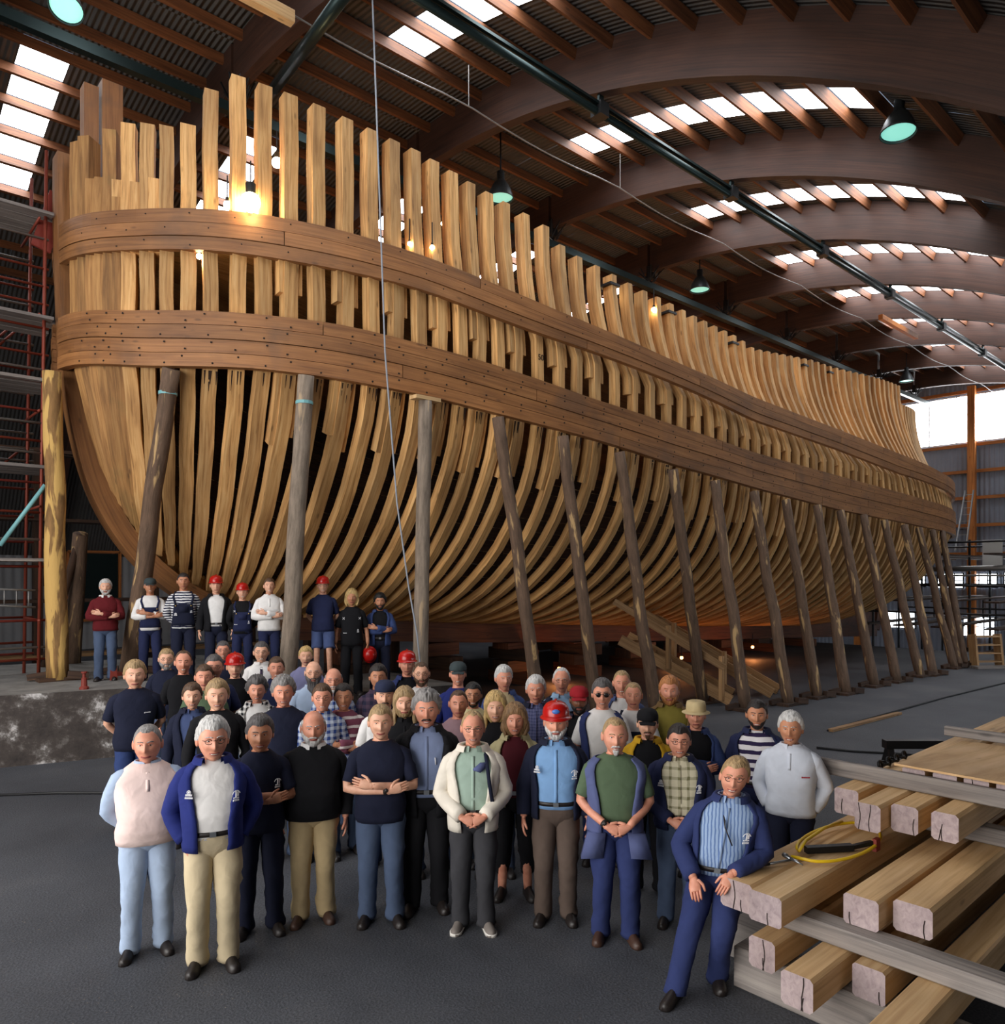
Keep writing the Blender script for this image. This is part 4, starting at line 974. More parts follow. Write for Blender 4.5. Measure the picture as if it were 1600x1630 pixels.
cloth('c_stripeW', rgb(230, 226, 228), kind='h', c2=rgb(46, 36, 70), per=.075, fr=.45)
cloth('c_stripeR', rgb(120, 66, 84), kind='h', c2=rgb(216, 208, 206), per=.085, fr=.3)
cloth('c_zigzag', rgb(226, 224, 220), kind='check', c2=rgb(20, 20, 26), per=.05, fr=.5)
cloth('c_checkB', rgb(196, 206, 222), kind='check', c2=rgb(50, 74, 140), per=.06, fr=.5)
cloth('c_checkG', rgb(214, 206, 178), kind='check', c2=rgb(120, 116, 84), per=.07, fr=.3)
cloth('c_plaid', rgb(84, 66, 84), kind='check', c2=rgb(40, 40, 62), per=.08, fr=.5)
cloth('c_vstripe', rgb(150, 172, 204), kind='v', c2=rgb(96, 122, 168), per=.025, fr=.4)
cloth('c_checkN', rgb(116, 120, 160), kind='check', c2=rgb(70, 76, 120), per=.03, fr=.4)
def skinmat(name, c):
    m, nt, b = new_mat(name); L = nt.links.new
    tc = N(nt, 'ShaderNodeTexCoord'); n1 = N(nt, 'ShaderNodeTexNoise', i_Scale=18.0, i_Detail=4.0); L(tc.outputs['Object'], n1.inputs['Vector'])
    r = ramp(nt, [(.3, tuple(v * q for v, q in zip(c, (.86, .74, .7)))), (.7, tuple(min(1, v * 1.08) for v in c))]); L(n1.outputs['Fac'], r.inputs[0])
    L(r.outputs[0], b.inputs['Base Color']); b.inputs['Roughness'].default_value = .5; b.inputs['Subsurface Weight'].default_value = 0.0
    bump(nt, b, n1.outputs['Fac'], .15, .01)
skinmat('s_fair', rgb(226, 176, 148)); skinmat('s_ruddy', rgb(218, 154, 128)); skinmat('s_tan', rgb(192, 136, 104)); skinmat('s_dark', rgb(120, 78, 56))
plain('lip', rgb(158, 84, 78), .5); plain('eye_white', rgb(214, 208, 202), .3); plain('iris', rgb(40, 34, 34), .3); plain('teeth', rgb(226, 220, 206), .35); plain('mouth_dark', rgb(70, 30, 28), .6)
for k, c in dict(white=(214, 212, 210), grey=(146, 142, 140), dkgrey=(92, 88, 88), brown=(92, 66, 46), dark=(40, 32, 30), black=(20, 18, 18), blond=(206, 172, 112), ltbrown=(142, 108, 72), red=(186, 122, 70), sandy=(176, 146, 104)).items():
    m, nt, b = new_mat('h_' + k); tc = N(nt, 'ShaderNodeTexCoord'); mp = N(nt, 'ShaderNodeMapping'); mp.inputs['Scale'].default_value = (60, 60, 14); nt.links.new(tc.outputs['Object'], mp.inputs[0])
    n1 = N(nt, 'ShaderNodeTexNoise', i_Scale=1.0, i_Detail=3.0); nt.links.new(mp.outputs[0], n1.inputs['Vector']); q = rgb(*c)
    r = ramp(nt, [(.3, tuple(v * .5 for v in q)), (.65, q)]); nt.links.new(n1.outputs['Fac'], r.inputs[0]); nt.links.new(r.outputs[0], b.inputs['Base Color']); b.inputs['Roughness'].default_value = .6
    bump(nt, b, n1.outputs['Fac'], .6, .02)
plain('helmet_red', rgb(176, 22, 18), .25); plain('badge_blue', rgb(60, 110, 190), .4); plain('leather', rgb(34, 28, 26), .45); plain('shoe_brown', rgb(66, 44, 34), .5); plain('shoe_grey', rgb(120, 112, 106), .7); plain('sole_white', rgb(216, 212, 204), .6)
plain('print_white', rgb(224, 224, 228), .7); plain('print_red', rgb(170, 30, 46), .7); plain('wire_rim', rgb(70, 62, 56), .35, .6); plain('dark_glass', rgb(24, 22, 22), .15); plain('brass', rgb(190, 160, 90), .35, .8)

HB, HA, HC = .100, .0815, .125     # half depth, width, height of a head of .25 m
def head_grid(nv, nu):
    s = np.linspace(-1, 1, nu + 1)[:-1]; ph = np.pi * np.sign(s) * np.abs(s) ** 1.55
    th = np.linspace(0.02, np.pi - .02, nv)
    T_, P_ = np.meshgrid(th, ph, indexing='ij')
    return T_, P_
def head_pos(T_, P_, jaw=1.0):
    x = np.sin(T_) * np.sin(P_); y = -np.sin(T_) * np.cos(P_); z = np.cos(T_)
    sx = np.sign(x) * np.abs(x) ** .92
    low = np.clip(-z - .05, 0, 1)
    X = HA * sx * (1 - (.30 / jaw) * low ** 1.4) * (1 + .06 * np.clip(z, 0, 1))
    Y = HB * y * np.where(y > 0, 1 - .55 * low ** 1.2, 1 - .10 * low)
    Z = HC * z
    Y = Y + np.where(y > 0, .006 * np.clip(z, 0, 1), 0)
    fr = (y < .15).astype(float) * np.clip(-y * 3 + .45, 0, 1)
    a = np.abs(X)
    g = lambda v, c, w: np.exp(-((v - c) / w) ** 2)
    nz = np.interp(Z, [-.05, -.040, -.030, -.01, .02, .034], [0, .35, 1, .72, .22, 0])
    d = .029 * np.exp(-(a / (.0125 + .004 * (nz > .8))) ** 2) * nz
    d += .0055 * g(Z, .030, .011) * g(a, .02, .035)
    d -= .010 * g(a, .031, .017) * g(Z, .012, .013)
    d += .006 * g(a, .042, .02) * g(Z, -.022, .018)
    d -= .004 * g(a, .034, .014) * g(Z, -.05, .014)
    d += .006 * np.exp(-(a / .024) ** 2) * (g(Z, -.060, .006) + 1.1 * g(Z, -.073, .007))
    d -= .004 * np.exp(-(a / .03) ** 2) * g(Z, -.086, .008)
    d += .011 * np.exp(-(a / .028) ** 2) * g(Z, -.107, .016)
    Y = Y - d * fr
    return np.stack([X, Y, Z], -1)
def grid_faces(mb, G, mi=0, smooth=True):
    nv, nu = G.shape[:2]; vs = G.reshape(-1, 3).tolist(); fs = []
    for i in range(nv - 1):
        for j in range(nu):
            k = (j + 1) % nu; fs.append((i * nu + j, (i + 1) * nu + j, (i + 1) * nu + k, i * nu + k))
    fs.append(tuple(range(nu))); fs.append(tuple((nv - 1) * nu + j for j in range(nu))[::-1])
    mb.add(vs, fs, None, mi)
def blob(mb, c, r, mi=0, nu=8, nv=6):
    c = np.array(c); prof = []
    vs = []; 
    for i in range(nv + 1):
        t = math.pi * (i + .02) / (nv + .04)
        for j in range(nu): vs.append(c + np.array(r) * np.array([math.sin(t) * math.cos(2 * math.pi * j / nu), math.sin(t) * math.sin(2 * math.pi * j / nu), math.cos(t)]))
    fs = [(i * nu + j, (i + 1) * nu + j, (i + 1) * nu + (j + 1) % nu, i * nu + (j + 1) % nu) for i in range(nv) for j in range(nu)]
    fs += [tuple(range(nu)), tuple(nv * nu + j for j in range(nu))[::-1]]
    mb.add(vs, fs, None, mi)
def wrinkle(V, seed, amp, zlo=None):
    out = []
    for v in V:
        n1 = mnoise.noise((v[0] * 7 + seed, v[1] * 7, v[2] * 10)); n2 = mnoise.noise((v[0] * 16, v[1] * 16 + seed, v[2] * 26))
        k = amp * (n1 * 1.0 + n2 * .6); r = math.hypot(v[0], v[1]) + 1e-6
        out.append((v[0] + v[0] / r * k + amp * .5 * n2, v[1] + v[1] / r * k + amp * .6 * n1, v[2]))
    return out
def ering(z, hw, hd, yc, m=26, ex=2.4, a0=0.0, a1=None, xc=0.0):
    pts = []; a1 = 2 * math.pi if a1 is None else a1; full = abs(a1 - a0 - 2 * math.pi) < 1e-6
    for j in range(m):
        t = a0 + (a1 - a0) * j / (m if full else m - 1)   # t = 0 at the front (-y), going to +x
        c, s = math.cos(t), math.sin(t); e = 2 / ex
        pts.append((xc + hw * math.copysign(abs(s) ** e, s), yc - hd * math.copysign(abs(c) ** e, c), z))
    return pts
def TORSO(w, belly):
    return [(.84, .168 * w, .118, .0), (.93, .178 * w, .124 + belly * .3, .0), (1.03, .170 * w, .116 + belly * .8, -belly * .35), (1.13, .172 * w, .114 + belly, -belly * .45), (1.23, .184 * w, .118 + belly * .6, -belly * .2),
            (1.32, .197 * w, .118 + belly * .2, .0), (1.395, .198 * w, .108, .005), (1.445, .176 * w, .094, .012), (1.487, .126 * w, .078, .02), (1.522, .077, .066, .02)]
def torso_at(z, w, belly):
    R = TORSO(w, belly); zs = [r[0] for r in R]
    return tuple(float(np.interp(z, zs, [r[k] for r in R])) for k in (1, 2, 3))
def limb(mb, J, rr, n=6, m=10, mi=0, flat=1.0):
    """smooth tube through joints"""
    P = [Vector(j) for j in J]; pts = []; rad = []
    for a in range(len(P) - 1):
        p0 = P[max(0, a - 1)]; p1 = P[a]; p2 = P[a + 1]; p3 = P[min(len(P) - 1, a + 2)]
        for k in range(n):
            t = k / n
            lin_ = p1.lerp(p2, t); cr = 0.5 * ((2 * p1) + (p2 - p0) * t + (2 * p0 - 5 * p1 + 4 * p2 - p3) * t * t + (3 * p1 - p0 - 3 * p2 + p3) * t ** 3)
            pts.append(lin_.lerp(cr, .45)); rad.append(rr[a] + (rr[a + 1] - rr[a]) * t)
    pts.append(P[-1]); rad.append(rr[-1]); tube(mb, pts, rad, m, mi, flat=flat); return pts
def hand(mb, W, dr, pn, side, curl, sc, mi=0, hi=True):
    """W wrist, dr fingers direction, pn palm normal (palm faces pn), side: thumb side vector sign"""
    W = Vector(W); d = Vector(dr).normalized(); n = Vector(pn); n = (n - d * n.dot(d)).normalized(); t = d.cross(n) * side
    prof = [(-.02, .026, .02), (.0, .027, .019), (.03, .037, .017), (.06, .042, .016), (.088, .040, .013), (.096, .034, .009)]
    loft(mb, [[W + d * (a * sc) + t * (math.cos(q * math.pi / 5) * w * sc) + n * (math.sin(q * math.pi / 5) * h * sc) for q in range(10)] for a, w, h in prof], True, True, mi)
    for k, (o, l) in enumerate(((.030, .070), (.010, .080), (-.010, .075), (-.029, .058))):
        p = W + d * (.088 * sc) + t * (o * sc); pts = [p - d * (.015 * sc), p]; dd = d.copy()
        for seg, q in enumerate((.45, .32, .23)):
            an = curl * (.75 + .25 * seg); dd = (dd * math.cos(an) + n * math.sin(an)).normalized(); p = p + dd * (l * q * sc); pts.append(p)
            nn = (n - dd * n.dot(dd)); 
        tube(mb, pts, [.0098 * sc, .0098 * sc, .0092 * sc, .0082 * sc, .0058 * sc], 6, mi)
    p = W + d * (.022 * sc) + t * (.03 * sc); a = (d * .75 + t * .6 + n * .25).normalized(); b = (d * .95 + t * .15 + n * .45).normalized()
    tube(mb, [p - t * (.012 * sc), p, p + a * (.042 * sc), p + a * (.042 * sc) + b * (.032 * sc), p + a * (.042 * sc) + b * (.05 * sc)], [.014 * sc, .0145 * sc, .0115 * sc, .0098 * sc, .006 * sc], 6, mi)
POSE = {
 'down':   lambda s: ((.262 * s, .03, 1.13), (.272 * s, -.05, .885), (.05 * s, -.22, -1), (-s, .1, 0), .3),
 'behind': lambda s: ((.262 * s, .085, 1.14), (.10 * s, .165, .95), (-s, .05, -.2), (0, 1, 0), .3),
 'clasp':  lambda s: ((.262 * s, -.01, 1.135), (.085 * s, -.245, 1.0), (-s, -.25, -.35), (-.1 * s, .9, -.3), .55),
 'cross':  lambda s: ((.262 * s, -.075, 1.15), (-.075 * s, -.235 - .045 * (s > 0), 1.185 + .03 * s), (-s, .12, .25), (0, 1, -.1), .25),
 'pocket': lambda s: ((.278 * s, .06, 1.14), (.185 * s, -.03, .94), (-.12 * s, -.2, -1), (-s, .3, 0), .3),
 'sit':    lambda s: ((.29 * s, -.03, 1.14), ((.10 if s > 0 else .15) * s, -.29 + .03 * (s < 0), 1.06 if s > 0 else .98), (-.35 * s, -.6, -.75), (-.3 * s, .3, -.9), .3)}
N_P = [0]
TOPS_ = ('jacket', 'vest', 'sweater', 'bib', 'shirt')
SUB = dict(helmet_brim=('helmet',), helmet_ridge=('helmet',), helmet_badge=('helmet',), cap_peak=('cap',), hat_brim=('hat_crown',), glasses_lenses=('glasses',), collar=TOPS_, chest_mark=TOPS_, placket=('sweater', 'shirt'), lapel=('jacket',),
           bib_pocket=('bib',), pen=('shirt',), neckband=('shirt',), name_badge=('jacket',), tool_pocket=('vest',), hair_length=('hair',), moustache=('beard',), sleeves=('sweater',))
def person(px, ytop, label, d=None, H=None, base=0.0, hair=('short', 'brown'), skin='s_fair', beard=None, glasses=None, hat=None, top=('tee', 'navy'), bottom='jeans', pose='down', w=1.0, belly=.02, yaw=0.0, smile=.6,
           shoes='leather', hd=1.1, drop=0.0, lod=1, jaw=1.0, female=False, extra=(), look=0.0, shorts=False, lean=0.0, roll=0.0):
    N_P[0] += 1; seed = N_P[0] * 3.7; w *= .93
    if d is None:
        H = H or 1.79; d = F_PX * (CAM_H - base - H) / (ytop - HORIZON)
    P = at_d(px, HORIZON, d); zt = CAM_H - (ytop - HORIZON) * d / F_PX - base
    k = (zt + drop) / (1.835 + (.045 if hat == 'helmet' else .02 if hat else 0))       # body scale
    rz = math.atan2(-P.x, P.y) + yaw
    hs = hd; chin_drop = .25 * (hs - 1)
    body = MB(); mats = [skin, 'lip', 'eye_white', 'iris', 'h_' + (hair[1] if hair else 'grey'), 'teeth', 'mouth_dark']
    nv, nu = (34, 40) if lod else (26, 30)
    T_, P_ = head_grid(nv, nu); G = head_pos(T_, P_, jaw)
    hc = np.array([0, -.012, 1.815 - HC * hs]); dz = -drop
    ca, sa = math.cos(look), math.sin(look); cr, sr = math.cos(roll), math.sin(roll)
    def hx(p):                         # head space -> body space
        p = np.asarray(p, float) * hs; x = p[..., 0] * ca - p[..., 1] * sa; y = p[..., 0] * sa + p[..., 1] * ca; z = p[..., 2]
        x2 = x * cr + z * sr; z = -x * sr + z * cr
        return np.stack([x2, y, z], -1) + hc
    front = G.reshape(-1, 3)[G.reshape(-1, 3)[:, 1] < -.03]
    def fy(x, z): q = front[np.argmin((front[:, 0] - x) ** 2 + (front[:, 2] - z) ** 2)]; return q[1]
    grid_faces(body, hx(G), 0)
    for s in (-1, 1):
        c = np.array([.0825 * s, .012, -.002]); vs0 = len(body.v)
        blob(body, (0, 0, 0), (.009, .018, .031), 0, 8, 6)
        for q in range(vs0, len(body.v)): body.v[q] = tuple(hx(np.array(body.v[q]) + c + np.array([.006 * s * (body.v[q][1] > 0), 0, 0])))
        e = np.array([.031 * s, fy(.031 * s, .012) + .0045, .011])
        vs0 = len(body.v); blob(body, e, (.0118, .008, .0050), 2, 8, 6); blob(body, e + np.array([0, -.0058, 0]), (.0050, .0034, .0046), 3, 6, 4)
        tube(body, [(x * s, fy(x * s, .018) - .001, .0165 + .002 * math.sin((x - .018) / .028 * math.pi)) for x in (.018, .026, .034, .045)], .0028, 4, 0)
        tube(body, [(x * s, fy(x * s, .033) - .0015, .030 + .006 * math.sin((x - .010) / .042 * math.pi)) for x in (.012, .022, .034, .048)], .0030 if not female else .002, 4, 4)
        for q in range(vs0, len(body.v)): body.v[q] = tuple(hx(body.v[q]))
    vs0 = len(body.v); xs_ = (-.028, -.016, 0, .016, .028); zz = lambda x, o: -.068 + smile * .011 * (x / .028) ** 2 + o
    if smile > .5:
        blob(body, (0, fy(0, -.067) + .002, -.0665), (.022, .006, .0058), 5, 8, 4)
        tube(body, [(x, fy(x, -.062) - .0015, zz(x, .0055 * (1 - (x / .028) ** 2))) for x in xs_], .0032, 5, 1); tube(body, [(x, fy(x, -.073) - .001, zz(x, -.0065 * (1 - (x / .028) ** 2))) for x in xs_], .0038, 5, 1)
    else:
        tube(body, [(x, fy(x, -.063) - .001, zz(x, .003)) for x in xs_], .003, 5, 1); tube(body, [(x, fy(x, -.071) - .001, zz(x, -.003)) for x in xs_], .0036, 5, 1); tube(body, [(x, fy(x, -.067) - .0028, zz(x, 0)) for x in xs_], .0014, 4, 6)
    for q in range(vs0, len(body.v)): body.v[q] = tuple(hx(body.v[q]))
    nkr = .062 if not female else .05
    zc = hc[2] - HC * hs
    limb(body, [(hc[0], .035, zc + .10), (0, .032, zc + .0), (0, .025, 1.48), (0, .01, 1.38)], [nkr * .92, nkr, nkr * 1.12, nkr * 1.5], 4, 14)
    loft(body, [ering(max(z, .9), a * (.9 if z > .95 else .6), b * (.88 if z > .95 else .5), y, 16) for z, a, b, y in TORSO(w, belly)][1:], True, True, 0)
    # arms
    arms = {}
    ps = POSE[pose]
    top_t = top[0]; short = top_t in ('tee', 'overall_s', 'vest_s', 'vest_tee')
    for s in (-1, 1):
        E_, W_, dr, pn, curl = ps(s); sh = (.172 * w * s, .008, 1.405)
        arms[s] = (sh, E_, W_); E2 = (E_[0] * (w * .5 + .5) + .02 * s * (w - 1), E_[1], E_[2]); arms[s] = (sh, E2, W_)
        limb(body, [(.1 * s, .01, 1.38), sh, E2, W_], [.06, .053, .042, .028], 5, 10, 0)
        hand(body, W_, dr, pn, 1 if (s < 0) == (pose != 'x') else -1, curl, 1.0, 0)
    # legs
    legs = {}
    for s in (-1, 1):
        hip = Vector((.092 * s, 0, .90 - drop)); ank = Vector((.115 * s + .01 * math.sin(seed + s), -.02 * s * math.sin(seed), .085))
        if drop: ank = Vector((.13 * s, -.30 + .16 * s, .085)); hip.y = .03
        D = ank - hip; L_ = min(D.length, .835); bend = math.sqrt(max(0, .42 ** 2 - (L_ / 2) ** 2)); kn = (hip + ank) / 2 + Vector((.015 * s, -1, .25)).normalized() * max(bend, .015)
        legs[s] = (hip, kn, ank)
        limb(body, [hip + Vector((0, 0, .03)), kn, ank + Vector((0, .015, -.02))], [.08, .052, .04], 5, 10, 0)
    upper = lambda mb: setattr(mb, 'v', [(x, y + .02 * drop, z - drop) for x, y, z in mb.v])
    if drop:
        cut = len(body.v)      # everything built before the legs is upper body: shift it
        LV = 2 * (2 * 5 + 1) * 10; body.v = [(x, y, z - drop) if i < cut - LV else (x, y, z) for i, (x, y, z) in enumerate(body.v)]
    fin0 = lambda mb: setattr(mb, 'v', [(x * k + lean * z * k, y * k, z * k) for x, y, z in mb.v])
    fin0(body)
    root = body.obj('person', mats, None, True, (P.x, P.y, base)); root.rotation_euler.z = rz; tag(root, label, 'person', 'shipyard group portrait')
    made = {}
    def part(name, mb, mat, up=True, wr=0.0, smooth=True):
        if wr: mb.v = wrinkle(mb.v, seed, wr)
        if drop and up: upper(mb)
        fin0(mb); o = mb.obj(name, mat, root, smooth)
        for c_ in (SUB.get(name, ()) if name != 'buckle' else (('belt',) if 'belt' in made else ('strap',))):
            if c_ in made: o.parent = made[c_]; break
        made[name] = o; return o
    def hpart(name, mb, mat, smooth=True):
        mb.v = [tuple(q) for q in hx(np.array(mb.v))]; return part(name, mb, mat)
    # hair
    if hair:
        st, hcol = hair; F = np.abs(P_); zn = np.cos(T_)
        zf = {'recede': .82, 'bald': .95, 'crop': .68}.get(st, .55)
        hl = np.interp(F, [0, .7, 1.15, 1.5, 1.75, 2.3, 3.15], [zf, zf + .06, .40 if st != 'recede' else .55, .0, -.2, -.5, -.55])
        th = {'short': .010, 'crop': .005, 'thick': .017, 'wavy': .026, 'curly': .032, 'long': .018, 'bob': .024, 'recede': .008, 'bald': .008}[st]
        if st in ('long', 'bob'): hl = np.where(F > 1.05, -1.2, hl)
        if st == 'long' or st == 'bob': hl = np.where(F <= 1.05, np.interp(F, [0, .6, 1.05], [.55, .45, .0]), hl)
        mask = np.clip((zn - hl) / .22, -1, 1)
        if st == 'bald': mask = np.minimum(mask, np.clip((.50 - zn) / .1, -1, 1)); mask = np.where(F < 1.2, -1, mask)
        nzv = np.array([[mnoise.noise((seed + 9 * math.sin(t) * math.sin(p), 9 * math.sin(t) * math.cos(p), 6 * math.cos(t))) for p in P_[0]] for t in T_[:, 0]])
        off = np.where(mask > 0, .0015 + th * np.clip(mask, 0, 1) ** .8 * (1 + (.6 if st in ('curly', 'wavy') else .35) * nzv), -.003 + mask * .02)
        off = off + np.where(mask > 0, th * .25 * np.clip(zn, 0, 1) * np.clip(mask, 0, 1), 0)
        dirn = G / (np.linalg.norm(G, axis=-1, keepdims=True) + 1e-9); hm_ = MB(); grid_faces(hm_, G + dirn * off[..., None], 0)
        if hat != 'helmet' or st in ('long',): hpart('hair', hm_, 'h_' + hcol)
        elif st != 'bald':
            hm_ = MB(); off2 = np.where(zn > .35, -.02, np.minimum(off, .012)); grid_faces(hm_, G + dirn * off2[..., None], 0); hpart('hair', hm_, 'h_' + hcol)
        if st in ('long', 'bob'):
            cm = MB(); rings = []; zl = (-.29 if st == 'long' else -.115)
            for q in range(8):
                z = .02 + (zl - .02) * q / 7; f_ = .085 + .022 * math.sin(q / 7 * math.pi) + (.012 if st == 'bob' else 0); b_ = .095 + .015 * q / 7; o = []; inn = []
                for j in range(17):
                    t = 1.02 + (2 * math.pi - 2.04) * j / 16; nz_ = 1 + .06 * math.sin(j * 2.1 + seed + q * .7)
                    o.append((f_ * math.sin(t) * nz_, -b_ * math.cos(t) * nz_ + .005, z - (.02 * math.sin(j * 1.7) if q == 7 else 0))); inn.append((f_ * .72 * math.sin(t), -b_ * .72 * math.cos(t) + .005, z))
                rings.append(o + inn[::-1])
            loft(cm, rings); hpart('hair_length', cm, 'h_' + hcol)
    if beard:
        bt, bc = beard; F = np.abs(P_); X_, Z_ = G[..., 0], G[..., 2]
        if bt != 'mo':
            lim = {'full': 1.45, 'long': 1.45, 'goatee': .42, 'stubble': 1.4}[bt]
            m1 = np.clip((-.040 - np.interp(F, [0, .5, 1.1, 1.5], [.035, .012, -.01, -.04]) - Z_) / .012, -1, 1); m1 = np.minimum(m1, np.clip((lim - F) / .15, -1, 1))
            mo = np.clip((.026 - np.abs(X_)) / .006, -1, 1) * 1.0; inm = (np.abs(X_) < .026) & (Z_ > -.080) & (Z_ < -.052); m1 = np.where(inm & (F < .6), -1, m1)
            thb = {'full': .014, 'long': .02, 'goatee': .010, 'stubble': .0035}[bt]; off = np.where(m1 > 0, thb * np.sqrt(np.clip(m1, 0, 1)), m1 * .012)
            if bt == 'long': off = off + np.where((m1 > 0) & (Z_ < -.09), .03, 0)
            dirn = G / (np.linalg.norm(G, axis=-1, keepdims=True) + 1e-9); bm = MB(); G2 = G + dirn * off[..., None]
            if bt == 'long': G2[..., 2] -= np.where((m1 > 0), np.clip(-Z_ - .07, 0, 1) * 1.6, 0)
            grid_faces(bm, G2); hpart('beard', bm, 'h_' + bc)
        if bt in ('mo', 'full', 'long', 'goatee'):
            bm = MB(); tube(bm, [(x, fy(x, -.05) - .003, -.0485 - .10 * abs(x) - (.008 if abs(x) > .025 else 0)) for x in (-.034, -.022, -.01, 0, .01, .022, .034)], [.003, .0065, .008, .0065, .008, .0065, .003], 6); hpart('moustache', bm, 'h_' + bc)
    if glasses:
        gm = MB(); zg = .011; lm = MB()
        for s in (-1, 1):
            c = (.032 * s, fy(.03 * s, zg) - .016, zg - .002); n = 14; rx, rzz = (.0195, .0145) if glasses != 'sun' else (.024, .019)
            tube(gm, [(c[0] + rx * math.cos(2 * math.pi * q / n), c[1] + .004 * abs(math.cos(2 * math.pi * q / n)), c[2] + rzz * math.sin(2 * math.pi * q / n)) for q in range(n + 1)], .0018, 4)
            tube(gm, [(c[0] + rx * s, c[1] + .004, c[2] + .004), (.079 * s, -.02, .014), (.081 * s, .02, .01)], .0018, 4)
            if glasses == 'sun': blob(lm, c, (.0225, .002, .0175), 0, 10, 4)
        tube(gm, [(-.0105, fy(0, .015) - .004, zg + .004), (0, fy(0, .015) - .006, zg + .007), (.0105, fy(0, .015) - .004, zg + .004)], .0018, 4); hpart('glasses', gm, 'wire_rim')
        if glasses == 'sun': hpart('glasses_lenses', lm, 'dark_glass')
    # hats
    if hat:
        kind, hm2 = hat if isinstance(hat, tuple) else (hat, 'helmet_red')
        h = MB()
        if kind == 'helmet':
            loft(h, [[(r * .128 * math.sin(2 * math.pi * j / 24), -.02 * 0 - r * .152 * math.cos(2 * math.pi * j / 24) , z) for j in range(24)] for r, z in ((.80, .052), (.80, .06), (.80, .085), (.74, .122), (.58, .150), (.34, .166), (.02, .172))]); hpart('helmet', h, hm2)
            b_ = MB(); loft(b_, [[(r * .128 * math.sin(2 * math.pi * j / 24), -r * (.152 + (.034 if math.cos(2 * math.pi * j / 24) > .2 else 0) * math.cos(2 * math.pi * j / 24)) * math.cos(2 * math.pi * j / 24), z - (.006 if q in (1, 2) else 0)) for j in range(24)] for q, (r, z) in enumerate(((.78, .062), (.95, .052), (.95, .046), (.78, .05)))], True, False); hpart('helmet_brim', b_, hm2)
            r_ = MB(); tube(r_, [(0, -.115 + .0, .095), (0, -.08, .145), (0, 0, .178), (0, .08, .145), (0, .115, .095)], .012, 6, flat=.6); hpart('helmet_ridge', r_, hm2)
        elif kind in ('cap', 'capback'):
            loft(h, [[(r * .098 * math.sin(2 * math.pi * j / 20), .002 - r * .118 * math.cos(2 * math.pi * j / 20), z) for j in range(20)] for r, z in ((.93, .045), (.96, .06), (.95, .085), (.82, .118), (.5, .140), (.02, .147))]); hpart('cap', h, hm2)
            v = MB(); sg = -1 if kind == 'cap' else 1; rr_ = []
            for q in range(5):
                x = q / 4; rr_.append([(.075 * math.sin(t) * (1 - .12 * x), .002 + sg * (.10 + .075 * x * max(0, math.cos(t)) ** .7), .052 - .018 * x - .012 * abs(math.sin(t))) for t in np.linspace(-1.3, 1.3, 9)] + [(.075 * math.sin(t) * (1 - .12 * x), .002 + sg * (.10 + .075 * x * max(0, math.cos(t)) ** .7), .047 - .018 * x - .012 * abs(math.sin(t))) for t in np.linspace(1.3, -1.3, 9)])
            loft(v, rr_); hpart('cap_peak', v, hm2)
        elif kind == 'hat':
            loft(h, [[(r * .1 * math.sin(2 * math.pi * j / 22), -r * .12 * math.cos(2 * math.pi * j / 22), z) for j in range(22)] for r, z in ((.94, .04), (.95, .06), (.93, .10), (.86, .135), (.6, .145), (.02, .138))]); hpart('hat_crown', h, hm2)
            b_ = MB(); loft(b_, [[(r * .1 * math.sin(2 * math.pi * j / 22), -r * .12 * math.cos(2 * math.pi * j / 22), z) for j in range(22)] for r, z in ((.9, .052), (1.32, .036), (1.32, .031), (.9, .045))], True, False); hpart('hat_brim', b_, hm2)
    # clothes ------------------------------------------------------------
    col1 = 'c_' + top[1]; col2 = 'c_' + top[2] if len(top) > 2 else None
    def sleeves(mb, grow, frac_end, r0=.064, r1=.056, r2=.045):
        for s in (-1, 1):
            sh, E_, W_ = [Vector(q) for q in arms[s]]
            J = [Vector((.10 * s * w, .012, 1.415)), sh + Vector((.006 * s, 0, -.012))]
            if frac_end <= .5: J += [sh.lerp(E_, frac_end * 2)]; R_ = [r0, r0 + grow, r1 + grow + .006]
            else: J += [E_, E_.lerp(W_, min(1.0, (frac_end - .5) * 2))]; R_ = [r0, r0 + grow, r1 + grow, r2 + grow]
            limb(mb, J, R_, 6, 12)
    def torso_shell(grow, zb, zt=1.520, m=28):
        mb = MB(); zs = [z for z in np.linspace(zb, zt, 15)]; zs[-1] = zt
        rings = []
        for z in zs:
            a, b, y = torso_at(z, w, belly); fl = .014 if (z < 1.06 and not tuck) else 0; rings.append(ering(z, a + grow + fl, b + grow + fl, y, m))
        loft(mb, rings, True, True); return mb
    def open_shell(grow, zb, gap_top, gap_bot, thick=.012, zt=1.516, m=30):
        mb = MB(); rings = []
        for z in np.linspace(zb, zt, 14):
            a, b, y = torso_at(z, w, belly); q = (z - zb) / (zt - zb); g = gap_bot + (gap_top - gap_bot) * q ** 1.6
            o = ering(z, a + grow, b + grow, y, m, 2.4, g, 2 * math.pi - g); i_ = ering(z, a + grow - thick, b + grow - thick, y, m, 2.4, g, 2 * math.pi - g)
            rings.append(o + i_[::-1])
        loft(mb, rings, True, True); return mb
    def collar(grow, hgt, gap, mat, flare=.03):
        mb = MB(); rings = []
        for (dz_, g2) in ((-.012, 0), (hgt * .5, .004), (hgt, .004), (hgt - .004, flare * .6), (hgt * .2 - .02, flare)):
            a, b, y = .074 + grow + g2, .066 + grow + g2, .018; rings.append(ering(1.508 + dz_, a, b, y, 22, 2.0, gap, 2 * math.pi - gap))
        loft(mb, rings, False, False); mb2 = MB(); part('collar', mb, mat)
    tuck = top_t not in ('tee', 'long', 'sweater') or 'overall' in top_t
    zhem = .98 if tuck else .86
    ov = 'overall' in top_t
